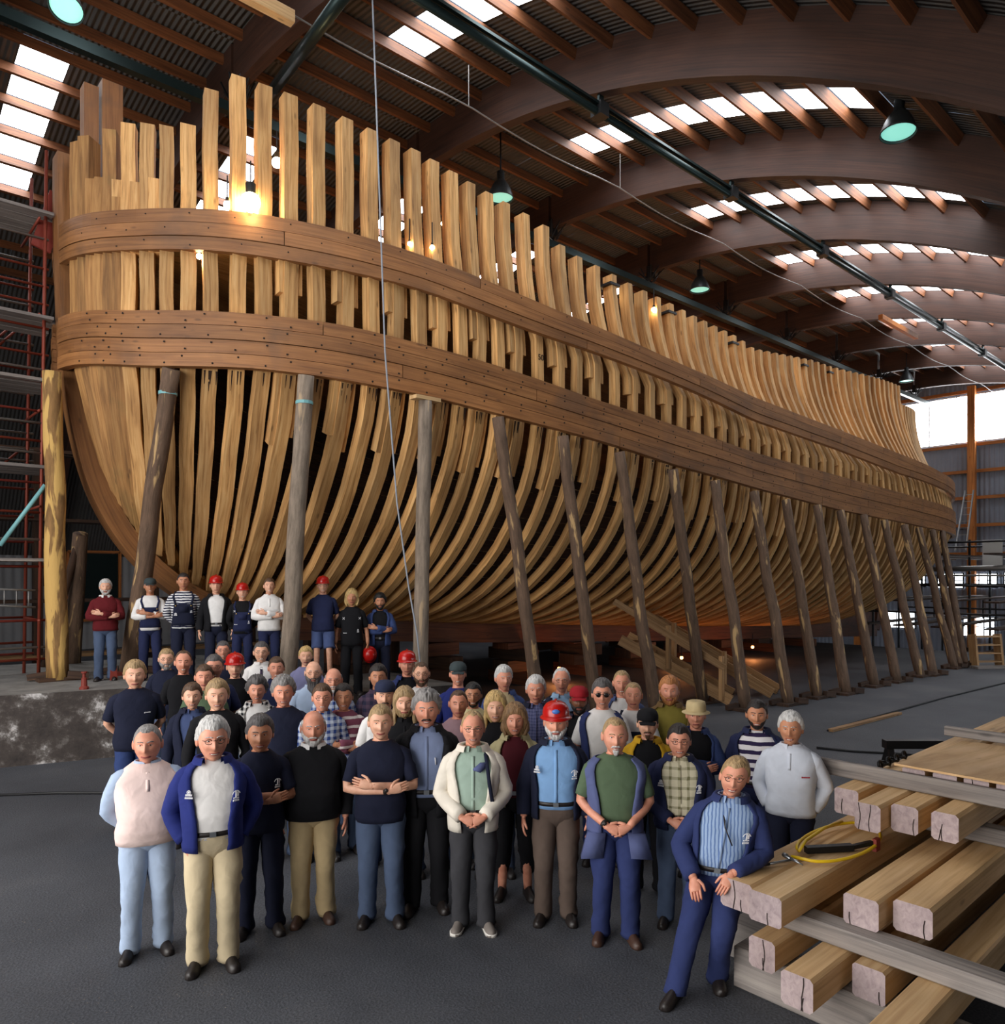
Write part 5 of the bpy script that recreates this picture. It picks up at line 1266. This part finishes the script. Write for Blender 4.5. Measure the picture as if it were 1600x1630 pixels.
    if top_t in ('tee', 'long', 'sweater', 'shirt'):
        g = {'tee': .012, 'long': .014, 'sweater': .024, 'shirt': .012}[top_t]
        mb = torso_shell(g, zhem if top_t != 'sweater' else .90); 
        if top_t == 'sweater' and col2: sm_ = MB(); sleeves(sm_, .014, .96); part('sleeves', sm_, col2, wr=.01)
        else: sleeves(mb, {'sweater': .012}.get(top_t, .004), .42 if top_t == 'tee' else .96)
        part('shirt' if top_t != 'sweater' else 'sweater', mb, col1, wr=.015)
        if top_t == 'shirt' or 'polo' in extra: collar(.006, .03, .22, col2 or col1)
        elif top_t == 'tee' or top_t == 'long':
            mb = MB(); tube(mb, [(x, y, 1.515) for x, y, _ in ering(0, .079, .07, .018, 21)] + [(0, -.052, 1.515)], .008, 6); part('neckband', mb, col1)
        if 'wcollar' in extra: collar(.012, .034, .3, 'c_white', .03)
    elif ov:
        mb = torso_shell(.012, .9); sleeves(mb, .006, .42 if top_t == 'overall_s' else (.8 if 'rolled' in extra else .96)); part('shirt', mb, col1, wr=.008)
        if top_t in ('overall', 'overall_s'):
            bb = MB(); rings = []; out = []
            for z in np.linspace(.95, 1.31, 7):
                a, b, y = torso_at(z, w, belly); q = (z - .95) / .36; sp = 1.25 - .62 * q; o = ering(z, a + .022, b + .022, y, 15, 2.4, -sp, sp); i_ = ering(z, a + .012, b + .012, y, 15, 2.4, -sp, sp); rings.append(o + i_[::-1])
            loft(bb, rings); part('bib', bb, col2, wr=.004)
            for s in (-1, 1):
                st_ = MB(); P3 = []
                for z, t in ((1.28, .5), (1.36, .58), (1.42, .75)):
                    a, b, y = torso_at(z, w, belly); q = ering(z, a + .026, b + .026, y, 3, 2.4, t * s - .001, t * s + .001)[1]; P3.append(q)
                P3 += [(.115 * s, .0, 1.512), (.10 * s, .08, 1.47)]
                for z in (1.36, 1.2, 1.05):
                    a, b, y = torso_at(z, w, belly); P3.append((.085 * s, y + b + .02, z))
                tube(st_, P3, .02, 6, flat=.28, ref=(0, -1, .2)); part('strap', st_, col2)
                bt_ = MB(); blob(bt_, Vector(P3[0]) + Vector((0, -.01, 0)), (.012, .006, .012), 0, 8, 4); part('buckle', bt_, 'brass')
            pk = MB(); a, b, y = torso_at(1.22, w, belly); box(pk, (-.07, y - b - .04, 1.17), (.07, y - b - .02, 1.27)); part('bib_pocket', pk, col2)
    elif top_t in ('jacket', 'suit', 'vest', 'vest_s', 'vest_tee'):
        mb = torso_shell(.010, .97)
        if top_t in ('vest', 'vest_s', 'vest_tee'): sleeves(mb, .004, .42 if top_t != 'vest' else .96)
        part('shirt', mb, col2, wr=.006)
        gt, gb = {'jacket': (.75, .42), 'suit': (.72, .30), 'vest': (.8, .5), 'vest_s': (.8, .5), 'vest_tee': (.85, .55)}[top_t]
        if 'closed' in extra: gb = .06; gt = .55
        if 'wide' in extra: gb = .75; gt = .9
        mb = open_shell(.036, .80 if top_t == 'suit' else .84 if 'longj' in extra else .88, gt, gb, zt=1.512 if top_t in ('jacket', 'suit') else 1.492)
        if top_t in ('jacket', 'suit'): sleeves(mb, .016, .97 if 'rolled' not in extra else .8)
        part('jacket' if top_t in ('jacket', 'suit') else 'vest', mb, col1, wr=.010)
        if top_t in ('jacket', 'suit'): collar(.026, .034, .55, col1, .05)
        if 'collar' in extra: collar(.008, .032, .3, col2, .034)
        if top_t == 'suit':
            for s in (-1, 1):
                lp = MB(); rings = []
                for z, xw in ((1.46, .02), (1.36, .05), (1.25, .035), (1.1, .008)):
                    a, b, y = torso_at(z, w, belly); q = (z - .8) / .69; g = gb + (gt - gb) * q ** 1.6; c1 = ering(z, a + .04, b + .04, y, 3, 2.4, g * s - .01, g * s + .01)[1]; c2_ = ering(z, a + .046, b + .046, y, 3, 2.4, (g + xw * 7) * s - .01, (g + xw * 7) * s + .01)[1]
                    rings.append([c1, c2_, (c2_[0], c2_[1] + .008, z), (c1[0], c1[1] + .008, z)])
                loft(lp, rings); part('lapel', lp, col1)
    if top_t == 'shirt' or 'collar' in extra or 'polo' in extra:
        pl = MB(); rings = []
        for z in np.linspace(1.02 if 'polo' not in extra else 1.32, 1.46, 7):
            a, b, y = torso_at(z, w, belly); yy = y - b - (.0135 if 'polo' not in extra else .025); rings.append([(-.013, yy - .001, z), (.013, yy - .001, z), (.013, yy + .01, z), (-.013, yy + .01, z)])
        loft(pl, rings); part('placket', pl, col2 if (col2 and top_t != 'shirt' and top_t != 'sweater') else col1)
    def mark(z, t, wd, ht, mat, kind='bars'):
        a, b, y = torso_at(z, w, belly); g = .034 if top_t in ('jacket', 'suit', 'vest', 'vest_s') else .02
        if 'overall' in top_t: g = .03
        mb = MB(); c = Vector(ering(z, a + g + .012, b + g + .012, y, 3, 2.4, t - .001, t + .001)[1]); c2_ = Vector(ering(z, a + g + .012, b + g + .012, y, 3, 2.4, t + .02, t + .022)[1]); tx = (c2_ - c).normalized(); up_ = Vector((0, 0, 1)); nn = up_.cross(tx) * -1
        def cell(u0, u1, v0, v1): 
            q = [c + tx * u + up_ * v + nn * o for o in (.0, .008) for u, v in ((u0, v0), (u1, v0), (u1, v1), (u0, v1))]
            mb.add(q, [(0, 1, 2, 3), (7, 6, 5, 4), (0, 4, 5, 1), (1, 5, 6, 2), (2, 6, 7, 3), (3, 7, 4, 0)])
        if kind == 'bars':          # round crest above two lines of small lettering
            n = 10; tube(mb, [c + tx * (wd * .28 * math.cos(2 * math.pi * q / n)) + up_ * (ht * .75 + wd * .28 * math.sin(2 * math.pi * q / n)) + nn * .005 for q in range(n + 1)], .003, 4); cell(-.006, .006, ht * .62, ht * .9)
            for q in range(5): cell(-wd / 2 + q * wd / 5, -wd / 2 + (q + .75) * wd / 5, .012, .024)
            for q in range(7): cell(-wd * .6 + q * wd * 1.2 / 7, -wd * .6 + (q + .75) * wd * 1.2 / 7, -.008, .004)
        elif kind == 'arc':         # a small ship crest: arc, mast and base lines
            tube(mb, [c + tx * (wd * .5 * math.cos(q)) + up_ * (wd * .5 * math.sin(q)) + nn * .005 for q in np.linspace(.3, 2.9, 9)], .003, 4); cell(-.004, .004, -.02, .03); cell(-.02, .02, -.025, -.018); cell(.006, .018, -.01, .02)
            for q in range(4): cell(-.024 + q * .012, -.016 + q * .012, -.045, -.033)
        elif kind == 'line':
            cell(-wd / 2 - .014, -wd / 2 - .004, -.004, .008)
            for q in range(6): cell(-wd / 2 + q * wd / 6, -wd / 2 + (q + .75) * wd / 6, -.003, .006)
        elif kind == 'star':
            for an in (.785, -.785): tube(mb, [c + (tx * math.cos(an) + up_ * math.sin(an)) * r + nn * .004 for r in (-wd / 2, wd / 2)], .004, 4)
        part('chest_mark', mb, mat, smooth=False)
    for ex in extra:
        if ex == 'tie':
            mb = MB(); rings = []
            for z, h_ in ((1.465, .014), (1.44, .02), (1.42, .016), (1.25, .032), (1.12, .04), (1.07, .004)):
                a, b, y = torso_at(z, w, belly); yy = y - b - (.026 if z < 1.44 else .012 - .0); rings.append([(-h_, yy, z), (h_, yy, z), (h_, yy + .01, z), (-h_, yy + .01, z)])
            loft(mb, rings); part('tie', mb, 'c_plaid')
        elif ex == 'crest': mark(1.29, -.62, .05, .05, 'print_white'); mark(1.28, .62, .06, .05, 'print_white', 'arc')
        elif ex == 'crestR': mark(1.28, .62, .06, .05, 'print_white', 'arc')
        elif ex == 'logo': mark(1.27, .6, .06, .03, 'print_red', 'line')
        elif ex == 'logoW': mark(1.27, .5, .05, .03, 'print_white', 'line')
        elif ex == 'stars': mark(1.33, -.6, .05, .05, 'print_white', 'star'); mark(1.33, .6, .05, .05, 'print_white', 'star'); mark(1.08, -.5, .05, .05, 'print_white', 'line'); mark(1.1, .5, .03, .05, 'print_white', 'bars')
        elif ex == 'bibmark': mark(1.13, -.5, .045, .03, 'print_white'); mark(1.17, .5, .03, .03, 'print_white')
        elif ex == 'watch':
            for s in (-1,):
                _, E_, W_ = [Vector(q) for q in arms[s]]; u = (E_ - W_).normalized(); mb = MB(); tube(mb, [W_ + u * .02, W_ + u * .045], .036, 10); blob(mb, W_ + u * .033 + Vector((0, -.035, .01)), (.018, .008, .018), 0, 8, 4); part('watch', mb, 'leather')
        elif ex == 'pen':
            a, b, y = torso_at(1.28, w, belly); mb = MB(); tube(mb, [(.075, y - b - .02, 1.24), (.07, y - b - .02, 1.30)], .005, 5); part('pen', mb, 'print_white')
        elif ex == 'helmet_in_hand':
            c = Vector(arms[1][2]) + Vector((.03, -.05, -.19)); mb = MB(); br = MB()
            loft(mb, [[(c.x + r * .128 * math.sin(2 * math.pi * j / 20), c.y - z, c.z + r * .152 * math.cos(2 * math.pi * j / 20)) for j in range(20)] for r, z in ((.8, -.05), (.8, 0), (.74, .04), (.58, .07), (.34, .085), (.02, .09))])
            loft(br, [[(c.x + r * .128 * math.sin(2 * math.pi * j / 20), c.y - z, c.z + r * .152 * math.cos(2 * math.pi * j / 20)) for j in range(20)] for r, z in ((.78, -.04), (.98, -.055), (.98, -.062), (.78, -.05))], True, False)
            fin0(mb); fin0(br); ho = mb.obj('safety_helmet', 'helmet_red', None, True, root.location); ho.rotation_euler = root.rotation_euler; tag(ho, 'red safety helmet hanging from the hand of the fair-haired person', 'helmet'); br.obj('brim', 'helmet_red', ho, True)
        elif ex == 'strapbag':
            mb = MB(); a, b, y = torso_at(1.3, w, belly); tube(mb, [(.10, -.03, 1.50), (.12, y - b - .045, 1.38), (.135, y - b - .05, 1.25), (.16, y - b - .045, 1.1)], .018, 6, flat=.3, ref=(0, -1, 0)); part('shoulder_strap', mb, 'c_ink')
        elif ex == 'scarf':
            mb = MB(); a, b, y = torso_at(1.38, w, belly); loft(mb, [[(.0, y - b - .05, 1.36), (.0, y - b - .035, 1.36), (.0, y - b - .035, 1.37), (.0, y - b - .05, 1.37)], [(.06, y - b - .05, 1.34), (.06, y - b - .035, 1.34), (.06, y - b - .03, 1.42), (.06, y - b - .05, 1.42)], [(.11, y - b - .03, 1.38), (.11, y - b - .02, 1.38), (.11, y - b - .02, 1.42), (.11, y - b - .03, 1.42)]]); part('name_badge', mb, 'c_faded')
        elif ex == 'toolpocket':
            for s in (-1, 1):
                mb = MB(); box(mb, (.16 * s - .07, -.16, .72), (.16 * s + .07, -.06, .92)); mb.v = [(x * (1 + .25 * (z < .8)), y, z - .05 * abs(x)) for x, y, z in mb.v]; part('tool_pocket', mb, col1, wr=.006)
        elif ex == 'badge':
            mb = MB(); blob(mb, (0, -.118, .105), (.03, .012, .018), 0, 12, 6); hpart('helmet_badge', mb, 'badge_blue')
        elif ex == 'lanyard':
            a, b, y = torso_at(1.2, w, belly); mb = MB(); tube(mb, [(-.05, -.045, 1.47), (.0, y - b - .03, 1.34), (.07, y - b - .045, 1.22)], .005, 5); part('lanyard', mb, 'leather')
    # trousers
    bc = 'c_' + bottom; tr = MB(); zt_ = 1.03 if not ov else 1.06
    rings = [ering(z - (drop if drop else 0), torso_at(z, w, belly)[0] + .008, torso_at(z, w, belly)[1] + .008, torso_at(z, w, belly)[2], 24) for z in np.linspace(.86, zt_, 5)]
    rings.insert(0, [(x * .8, y * .55, z - .06) for x, y, z in rings[0]]); rings[1] = [(x * .97, y * .86, z) for x, y, z in rings[1]]
    if drop: rings = [[(x, y + .01, z) for x, y, z in r] for r in rings]
    loft(tr, rings)
    for s in (-1, 1):
        hip, kn, ank = legs[s]
        if shorts: limb(tr, [hip + Vector((0, 0, .02)), hip.lerp(kn, .5), kn + Vector((0, 0, .04))], [.11 * w, .105, .10], 5, 14)
        else:
            an2 = ank + Vector((0, .01, -.045 if 'capri' not in extra else .16)); limb(tr, [hip + Vector((0, 0, .03)), hip.lerp(kn, .5), kn, kn.lerp(an2, .6), an2], [.105 * w, .098 * w, .082, .075, .080 if 'capri' not in extra else .07], 5, 14)
    tr.v = wrinkle(tr.v, seed + 5, .014); fin0(tr); tr.obj('trousers', bc, root, True)
    if top_t in ('shirt', 'suit', 'jacket') or 'belt' in extra:
        mb = MB(); a, b, y = torso_at(1.02, w, belly); loft(mb, [ering(1.0, a + .014, b + .014, y, 24), ering(1.035, a + .014, b + .014, y, 24)]); part('belt', mb, 'leather')
        mb = MB(); box(mb, (-.022, y - b - .024, 1.0), (.022, y - b - .012, 1.036)); part('buckle', mb, 'steel', smooth=False)
    for s in (-1, 1):
        hip, kn, ank = legs[s]; sm = MB(); rings = []
        sp = .25 * s
        for yy, hw_, hh_ in ((.078, .018, .03), (.065, .034, .075), (.02, .040, .10), (-.04, .041, .092), (-.10, .046, .066), (-.15, .047, .052), (-.185, .036, .042), (-.20, .012, .03)):
            r_ = [(hw_ * math.cos(q), yy, .012 + hh_ * math.sin(q)) for q in np.linspace(0, math.pi, 9)] + [(-hw_, yy, 0), (hw_, yy, 0)]
            rings.append([(x * math.cos(sp) - y * math.sin(sp) + ank.x, y * math.cos(sp) + x * math.sin(sp) + ank.y + .01, z) for x, y, z in r_])
        loft(sm, rings); fin0(sm); sh_o = sm.obj('shoe', shoes, root, True)
        if shoes == 'shoe_grey':
            so = MB(); loft(so, [[(ank.x + (r[0][0] - ank.x) * 1.05, r[0][1], 0), (ank.x + (r[0][0] - ank.x) * 1.05, r[0][1], .026), (ank.x + (r[8][0] - ank.x) * 1.05, r[8][1], .026), (ank.x + (r[8][0] - ank.x) * 1.05, r[8][1], 0)] for r in rings]); fin0(so); so.obj('sole', 'sole_white', sh_o, True)
    return root
# --- standing on the slab by the bow
B = 1.05
person(168, 921, 'white-bearded man in dark red sweater, arms crossed, alone at the left on the slab', d=12.6, base=B, hair=('thick', 'white'), beard=('full', 'white'), top=('sweater', 'red'), bottom='jeans', pose='cross', smile=.1, extra=('wcollar',), lod=0, w=1.05)
person(239, 918, 'man in grey cap and white shirt with navy dungarees, arms crossed on the slab', d=12.6, base=B, hair=('short', 'grey'), hat=('cap', 'c_capg'), skin='s_tan', top=('overall', 'white', 'navy'), bottom='navy', pose='cross', lod=0, extra=('rolled',))
person(292, 911, 'man in narrow-striped shirt and dark blue dungarees standing on the slab', d=12.4, base=B, hair=('short', 'dark'), skin='s_tan', top=('overall', 'stripeN', 'ink'), bottom='ink', pose='behind', smile=.1, lod=0, extra=('bibmark',), w=1.08)
person(344, 914, 'man in red helmet and open black jacket over white tee on the slab', d=12.5, base=B, hair=('short', 'dark'), hat='helmet', top=('jacket', 'black', 'white'), bottom='ink', pose='down', smile=.1, lod=0)
person(386, 926, 'older man in red helmet and navy dungarees on the slab beside the white hoodie', d=12.5, base=B, hair=('short', 'grey'), hat='helmet', top=('overall', 'black', 'navy'), bottom='navy', pose='behind', lod=0, extra=('stars',))
person(429, 919, 'man in white hooded top with arms crossed on the slab', d=12.5, base=B, hair=('short', 'brown'), top=('sweater', 'white'), bottom='navy', pose='cross', lod=0, extra=('logoW', 'polo'))
person(514, 915, 'man in red helmet, navy tee and blue-grey shorts on the slab', d=12.8, base=B, hair=('short', 'brown'), hat='helmet', glasses='rim', top=('tee', 'navy'), bottom='bluegrey', pose='behind', shorts=True, lod=0, w=1.05)
person(560, 937, 'fair-haired person in black work vest with white marks, holding a red helmet', d=13.0, base=.74, hair=('bob', 'blond'), skin='s_tan', top=('tee', 'black'), bottom='black', pose='down', smile=.0, lod=0, extra=('stars', 'helmet_in_hand'))
person(605, 945, 'dark curly-haired bearded man in denim jacket, arms crossed, rightmost in the top row', d=13.3, base=.74, hair=('curly', 'black'), beard=('full', 'black'), skin='s_tan', top=('jacket', 'denimj', 'black'), bottom='ink', pose='cross', smile=.0, lod=0)
# --- back rows on the floor
person(265, 1031, 'grey-bearded man in glasses and black shirt, second row at the far left', H=1.80, hair=('short', 'sandy'), beard=('full', 'grey'), glasses='rim', top=('tee', 'ink'), lod=0, hd=1.15)
person(292, 1034, 'balding clean-shaven man in black tee, behind the tall fair man at left', H=1.80, d=9.6, hair=('recede', 'brown'), skin='s_ruddy', top=('tee', 'black'), lod=0, hd=1.15)
person(355, 1019, 'dark grey-haired man half hidden behind the bowed red helmet, far back left', H=1.80, hair=('short', 'dkgrey'), glasses='rim', skin='s_ruddy', top=('tee', 'ink'), lod=0, hd=1.15)
person(341, 1040, 'grey-haired man with glasses smiling beside the bowed red helmet', d=8.9, hair=('short', 'dkgrey'), glasses='rim', skin='s_ruddy', top=('tee', 'navy'), lod=0, hd=1.15)
person(374, 1037, 'man in shiny red helmet and black pullover looking down, left of the tie man', H=1.82, hair=('short', 'dark'), hat='helmet', top=('long', 'black'), smile=.0, lod=0, hd=1.15)
person(416, 1020, 'tall man in white shirt with dark patterned tie and glasses', H=1.85, hair=('short', 'dkgrey'), glasses='rim', top=('shirt', 'white'), extra=('tie',), lod=0, hd=1.2)
person(440, 1044, 'brown-haired man in navy shirt right below the tie man', H=1.78, hair=('short', 'brown'), skin='s_ruddy', top=('shirt', 'navy'), lod=0, hd=1.15)
person(487, 1028, 'young blond man in lavender shirt near the grey log', H=1.78, hair=('thick', 'blond'), top=('long', 'lav'), smile=.1, lod=0, hd=1.12)
person(499, 1050, 'bald man with long dark grey beard in light blue shirt', H=1.80, hair=('bald', 'grey'), beard=('long', 'dkgrey'), glasses='rim', top=('shirt', 'paleblue'), smile=.1, lod=0, hd=1.12, w=1.1)
person(531, 1061, 'bald man with dark-rimmed glasses and white goatee in checked shirt', H=1.78, hair=('bald', 'grey'), beard=('goatee', 'white'), glasses='rim', skin='s_ruddy', top=('shirt', 'checkB'), lod=0, hd=1.12)
person(602, 1056, 'long-dark-haired man in open plaid shirt behind the backwards cap', H=1.80, hair=('thick', 'dark'), skin='s_tan', top=('shirt', 'plaid'), smile=.2, lod=0, hd=1.12)
person(648, 1033, 'old man in red helmet and blue jacket in the middle back row', H=1.86, hair=('short', 'grey'), hat='helmet', skin='s_ruddy', top=('jacket', 'workblue', 'black'), smile=.1, lod=0, hd=1.1)
person(671, 1052, 'balding bearded man in glasses, white shirt and dark vest', H=1.80, hair=('crop', 'brown'), beard=('full', 'brown'), glasses='rim', top=('vest', 'ink', 'white'), smile=.3, lod=0, hd=1.1, extra=('wide',))
person(729, 1050, 'man in dark green cap and navy shirt in the back row', H=1.82, hair=('short', 'dark'), hat=('cap', 'c_capg'), skin='s_ruddy', top=('long', 'blue'), lod=0, hd=1.08)
person(802, 1058, 'grey-haired man in blue jacket over pale turtleneck, back row', H=1.79, hair=('thick', 'white'), skin='s_ruddy', top=('jacket', 'denimj', 'khaki'), smile=.2, lod=0, hd=1.12, look=.25)
person(894, 1061, 'old bespectacled man in navy vest over light blue shirt, back row', H=1.80, hair=('recede', 'white'), glasses='rim', skin='s_ruddy', top=('vest', 'ink', 'sky'), smile=.2, lod=0, hd=1.08, extra=('collar',))
person(990, 1065, 'short-cropped man in white tee and grey jacket, rearmost right', H=1.79, hair=('crop', 'sandy'), skin='s_ruddy', top=('jacket', 'bluegrey', 'white'), lod=0, hd=1.1)
# --- middle rows
person(215, 1050, 'tall fair-haired man in black tee, hands behind his back, at the left edge', d=8.4, hair=('thick', 'sandy'), top=('tee', 'ink'), bottom='dkjeans', pose='behind', smile=.1, shoes='shoe_brown', hd=1.22, w=1.15, extra=('logoW', 'belt'))
person(325, 1056, 'brown-haired man with serious face behind the smiling short-haired woman', H=1.79, hair=('short', 'brown'), skin='s_ruddy', top=('long', 'green'), smile=.1, lod=0, hd=1.15)
person(306, 1086, 'short dark-haired woman smiling in open navy jacket', H=1.68, hair=('thick', 'brown'), female=True, top=('jacket', 'ink', 'bluegrey'), extra=('collar',), hd=1.15)
person(346, 1080, 'young sandy-haired man in dark jacket between short-haired woman and curly woman', H=1.80, hair=('thick', 'sandy'), top=('long', 'black'), hd=1.2, w=1.1)
person(409, 1077, 'curly grey-haired woman in black and white zigzag jacket', H=1.69, hair=('curly', 'dkgrey'), female=True, skin='s_ruddy', top=('jacket', 'zigzag', 'white'), hd=1.15)
person(451, 1076, 'shaggy grey-haired man in navy pullover', H=1.80, hair=('wavy', 'grey'), skin='s_ruddy', top=('long', 'ink'), hd=1.18, w=1.15)
person(513, 1086, 'dark-haired man with glasses in blue checked shirt', H=1.77, d=7.5, hair=('short', 'brown'), glasses='rim', skin='s_ruddy', top=('shirt', 'checkB'), hd=1.15, lod=0)
person(547, 1086, 'woman with tied dark hair in maroon striped sweater, arms crossed', H=1.71, hair=('short', 'dark'), female=True, skin='s_tan', top=('sweater', 'stripeR'), pose='cross', hd=1.15)
person(613, 1079, 'man in backwards dark cap with goatee and white tee', H=1.80, hair=('short', 'dark'), hat=('capback', 'c_capn'), beard=('goatee', 'dark'), top=('tee', 'white'), smile=.1, hd=1.12)
person(644, 1092, 'man with long wavy blond hair and short beard in black shirt', H=1.79, d=7.1, hair=('long', 'sandy'), beard=('stubble', 'sandy'), top=('shirt', 'black'), smile=.1, hd=1.15)
person(730, 1096, 'balding round-faced man in pink and grey pullover', d=7.3, hair=('crop', 'brown'), skin='s_ruddy', top=('long', 'mauve'), smile=.0, hd=1.12, w=1.08, lod=0)
person(753, 1084, 'black-haired man with glasses in cream tee', d=7.9, hair=('short', 'black'), glasses='rim', beard=('stubble', 'black'), skin='s_tan', top=('tee', 'cream'), lod=0, hd=1.12)
person(789, 1099, 'woman with long straight blonde hair', d=7.1, hair=('long', 'blond'), female=True, top=('tee', 'black'), hd=1.2)
person(853, 1074, 'white-haired man in checked shirt and dark open jacket', d=7.8, hair=('thick', 'white'), skin='s_ruddy', top=('jacket', 'ink', 'checkN'), smile=.2, hd=1.15, extra=('wide', 'collar'), w=1.05)
person(922, 1089, 'dark-bearded man in red cap and navy jacket', d=7.6, hair=('short', 'black'), hat=('cap', 'c_capr'), beard=('full', 'dark'), skin='s_dark', top=('jacket', 'ink', 'black'), smile=.0, lod=0, hd=1.12)
person(959, 1079, 'grey-haired man in sunglasses, white tee and navy bib', d=7.4, hair=('thick', 'dkgrey'), glasses='sun', skin='s_ruddy', top=('vest_tee', 'workblue', 'white'), bottom='workblue', hd=1.15, w=1.1)
person(1008, 1084, 'fair cropped man in white tee with navy straps behind the green-shirted man', d=7.7, hair=('crop', 'sandy'), skin='s_ruddy', top=('overall_s', 'white', 'ink'), smile=.1, lod=0, hd=1.12)
person(1066, 1075, 'ruddy red-haired bearded man in olive tee and open jacket', d=7.9, hair=('thick', 'red'), beard=('full', 'red'), skin='s_ruddy', top=('jacket', 'teak', 'olive'), smile=.0, hd=1.2, extra=('wide',), w=1.15)
person(1108, 1112, 'man in beige brimmed hat and denim jacket, arms crossed', d=7.1, hair=('short', 'grey'), hat=('hat', 'c_hatb'), skin='s_ruddy', top=('jacket', 'denimj', 'black'), bottom='dkjeans', pose='cross', smile=.0, hd=1.12, extra=('wide',))
person(1031, 1124, 'man in black cap with moustache and goatee in mustard jacket', d=6.7, hair=('short', 'dark'), hat=('cap', 'c_black'), beard=('goatee', 'brown'), top=('jacket', 'yellow', 'black'), bottom='black', hd=1.15)
person(1205, 1112, 'dark-haired man in wide-striped tee, dungarees and navy jacket', d=6.9, hair=('short', 'dark'), beard=('stubble', 'dark'), skin='s_tan', top=('jacket', 'navy', 'stripeW'), bottom='navy', pose='behind', hd=1.15, extra=('wide',), w=1.1)
person(1259, 1131, 'white-haired man in white pullover with red chest logo, hands in pockets', d=6.3, hair=('thick', 'white'), skin='s_tan', top=('sweater', 'greyblue'), bottom='ink', pose='pocket', hd=1.18, w=1.15, extra=('logo', 'polo'), belly=.03, yaw=-.1)
# --- front row
person(235, 1150, 'stout grey-cropped man in pale pink sweater with blue sleeves and pale jeans, leftmost in front', d=5.62, hair=('crop', 'grey'), skin='s_ruddy', top=('sweater', 'pink', 'paleblue'), bottom='paleblue', pose='behind', smile=.2, hd=1.22, w=1.22, belly=.07, extra=('polo',), shoes='leather', look=-.15)
person(339, 1139, 'white-haired man in bright blue work jacket, white tee and beige cargo trousers', d=5.42, hair=('thick', 'white'), glasses='rim', skin='s_ruddy', top=('jacket', 'blue', 'white'), bottom='sand', pose='pocket', hd=1.25, w=1.12, belly=.05, extra=('crest',), look=.1)
person(414, 1136, 'grey-haired man in navy tee with crossed arms and dark dungarees', d=5.95, hair=('thick', 'dkgrey'), skin='s_tan', top=('tee', 'ink'), bottom='ink', pose='cross', smile=.7, hd=1.22, w=1.05, extra=('crestR',))
person(499, 1128, 'bald white-bearded man in black sweater with white collar and beige trousers', d=6.15, hair=('bald', 'white'), beard=('full', 'white'), skin='s_ruddy', top=('sweater', 'black'), bottom='beige', pose='down', smile=.4, hd=1.2, w=1.22, belly=.07, extra=('wcollar',), shoes='shoe_brown')
person(606, 1119, 'sandy-haired man in navy tee and blue jeans, arms crossed with a watch', d=6.12, hair=('short', 'sandy'), top=('tee', 'ink'), bottom='jeans', pose='cross', hd=1.15, w=1.15, belly=.03, extra=('watch',), smile=.5)
person(679, 1098, 'man with bushy moustache in dark suit jacket and blue shirt', d=6.35, hair=('wavy', 'grey'), beard=('mo', 'dark'), skin='s_ruddy', top=('suit', 'black', 'shirtblue'), bottom='black', pose='down', hd=1.2, w=1.12, extra=('collar', 'pen'), belly=.03)
person(753, 1129, 'old bespectacled man in cream jacket over green shirt, hands folded', d=6.0, hair=('recede', 'sandy'), glasses='rim', skin='s_ruddy', top=('jacket', 'offwhite', 'teal'), bottom='dkgrey', pose='clasp', hd=1.12, w=1.1, extra=('collar', 'strapbag', 'scarf', 'longj'), shoes='shoe_grey', belly=.03)
person(820, 1119, 'woman with light brown bob in khaki jacket, dark red top and black capris', d=6.6, hair=('bob', 'ltbrown'), female=True, skin='s_ruddy', top=('jacket', 'khakij', 'maroon'), bottom='black', pose='down', hd=1.15, extra=('capri',))
person(885, 1112, 'white-bearded man in red helmet, light denim shirt and dark jacket', d=6.15, hair=('short', 'white'), hat='helmet', beard=('full', 'white'), skin='s_ruddy', top=('jacket', 'ink', 'ltdenim'), bottom='brown', pose='down', smile=.3, hd=1.12, w=1.1, extra=('crest', 'wide', 'collar', 'badge'))
person(979, 1139, 'laughing balding man in green tee and blue work vest, hands folded', d=5.82, hair=('crop', 'sandy'), beard=('goatee', 'white'), skin='s_ruddy', top=('vest_s', 'faded', 'green'), bottom='workblue', pose='clasp', hd=1.2, w=1.2, belly=.03, extra=('toolpocket', 'watch'), shoes='shoe_brown', smile=.9, yaw=.1)
person(1081, 1150, 'heavy man in glasses, navy work jacket and checked shirt, hands folded', d=6.1, hair=('short', 'dark'), glasses='rim', skin='s_ruddy', top=('jacket', 'navy', 'checkG'), bottom='jeans', pose='clasp', hd=1.2, w=1.2, belly=.06, extra=('crest', 'collar'), yaw=.05)
person(1114, 1199, 'smiling man in navy work suit and striped shirt perching beside the timber stack', d=5.35, hair=('short', 'sandy'), glasses='rim', skin='s_ruddy', top=('jacket', 'workblue', 'vstripe'), bottom='workblue', pose='sit', hd=1.15, w=1.12, drop=.2, lean=.17, extra=('crestR', 'wide', 'collar', 'lanyard'), smile=.9, yaw=-.1)
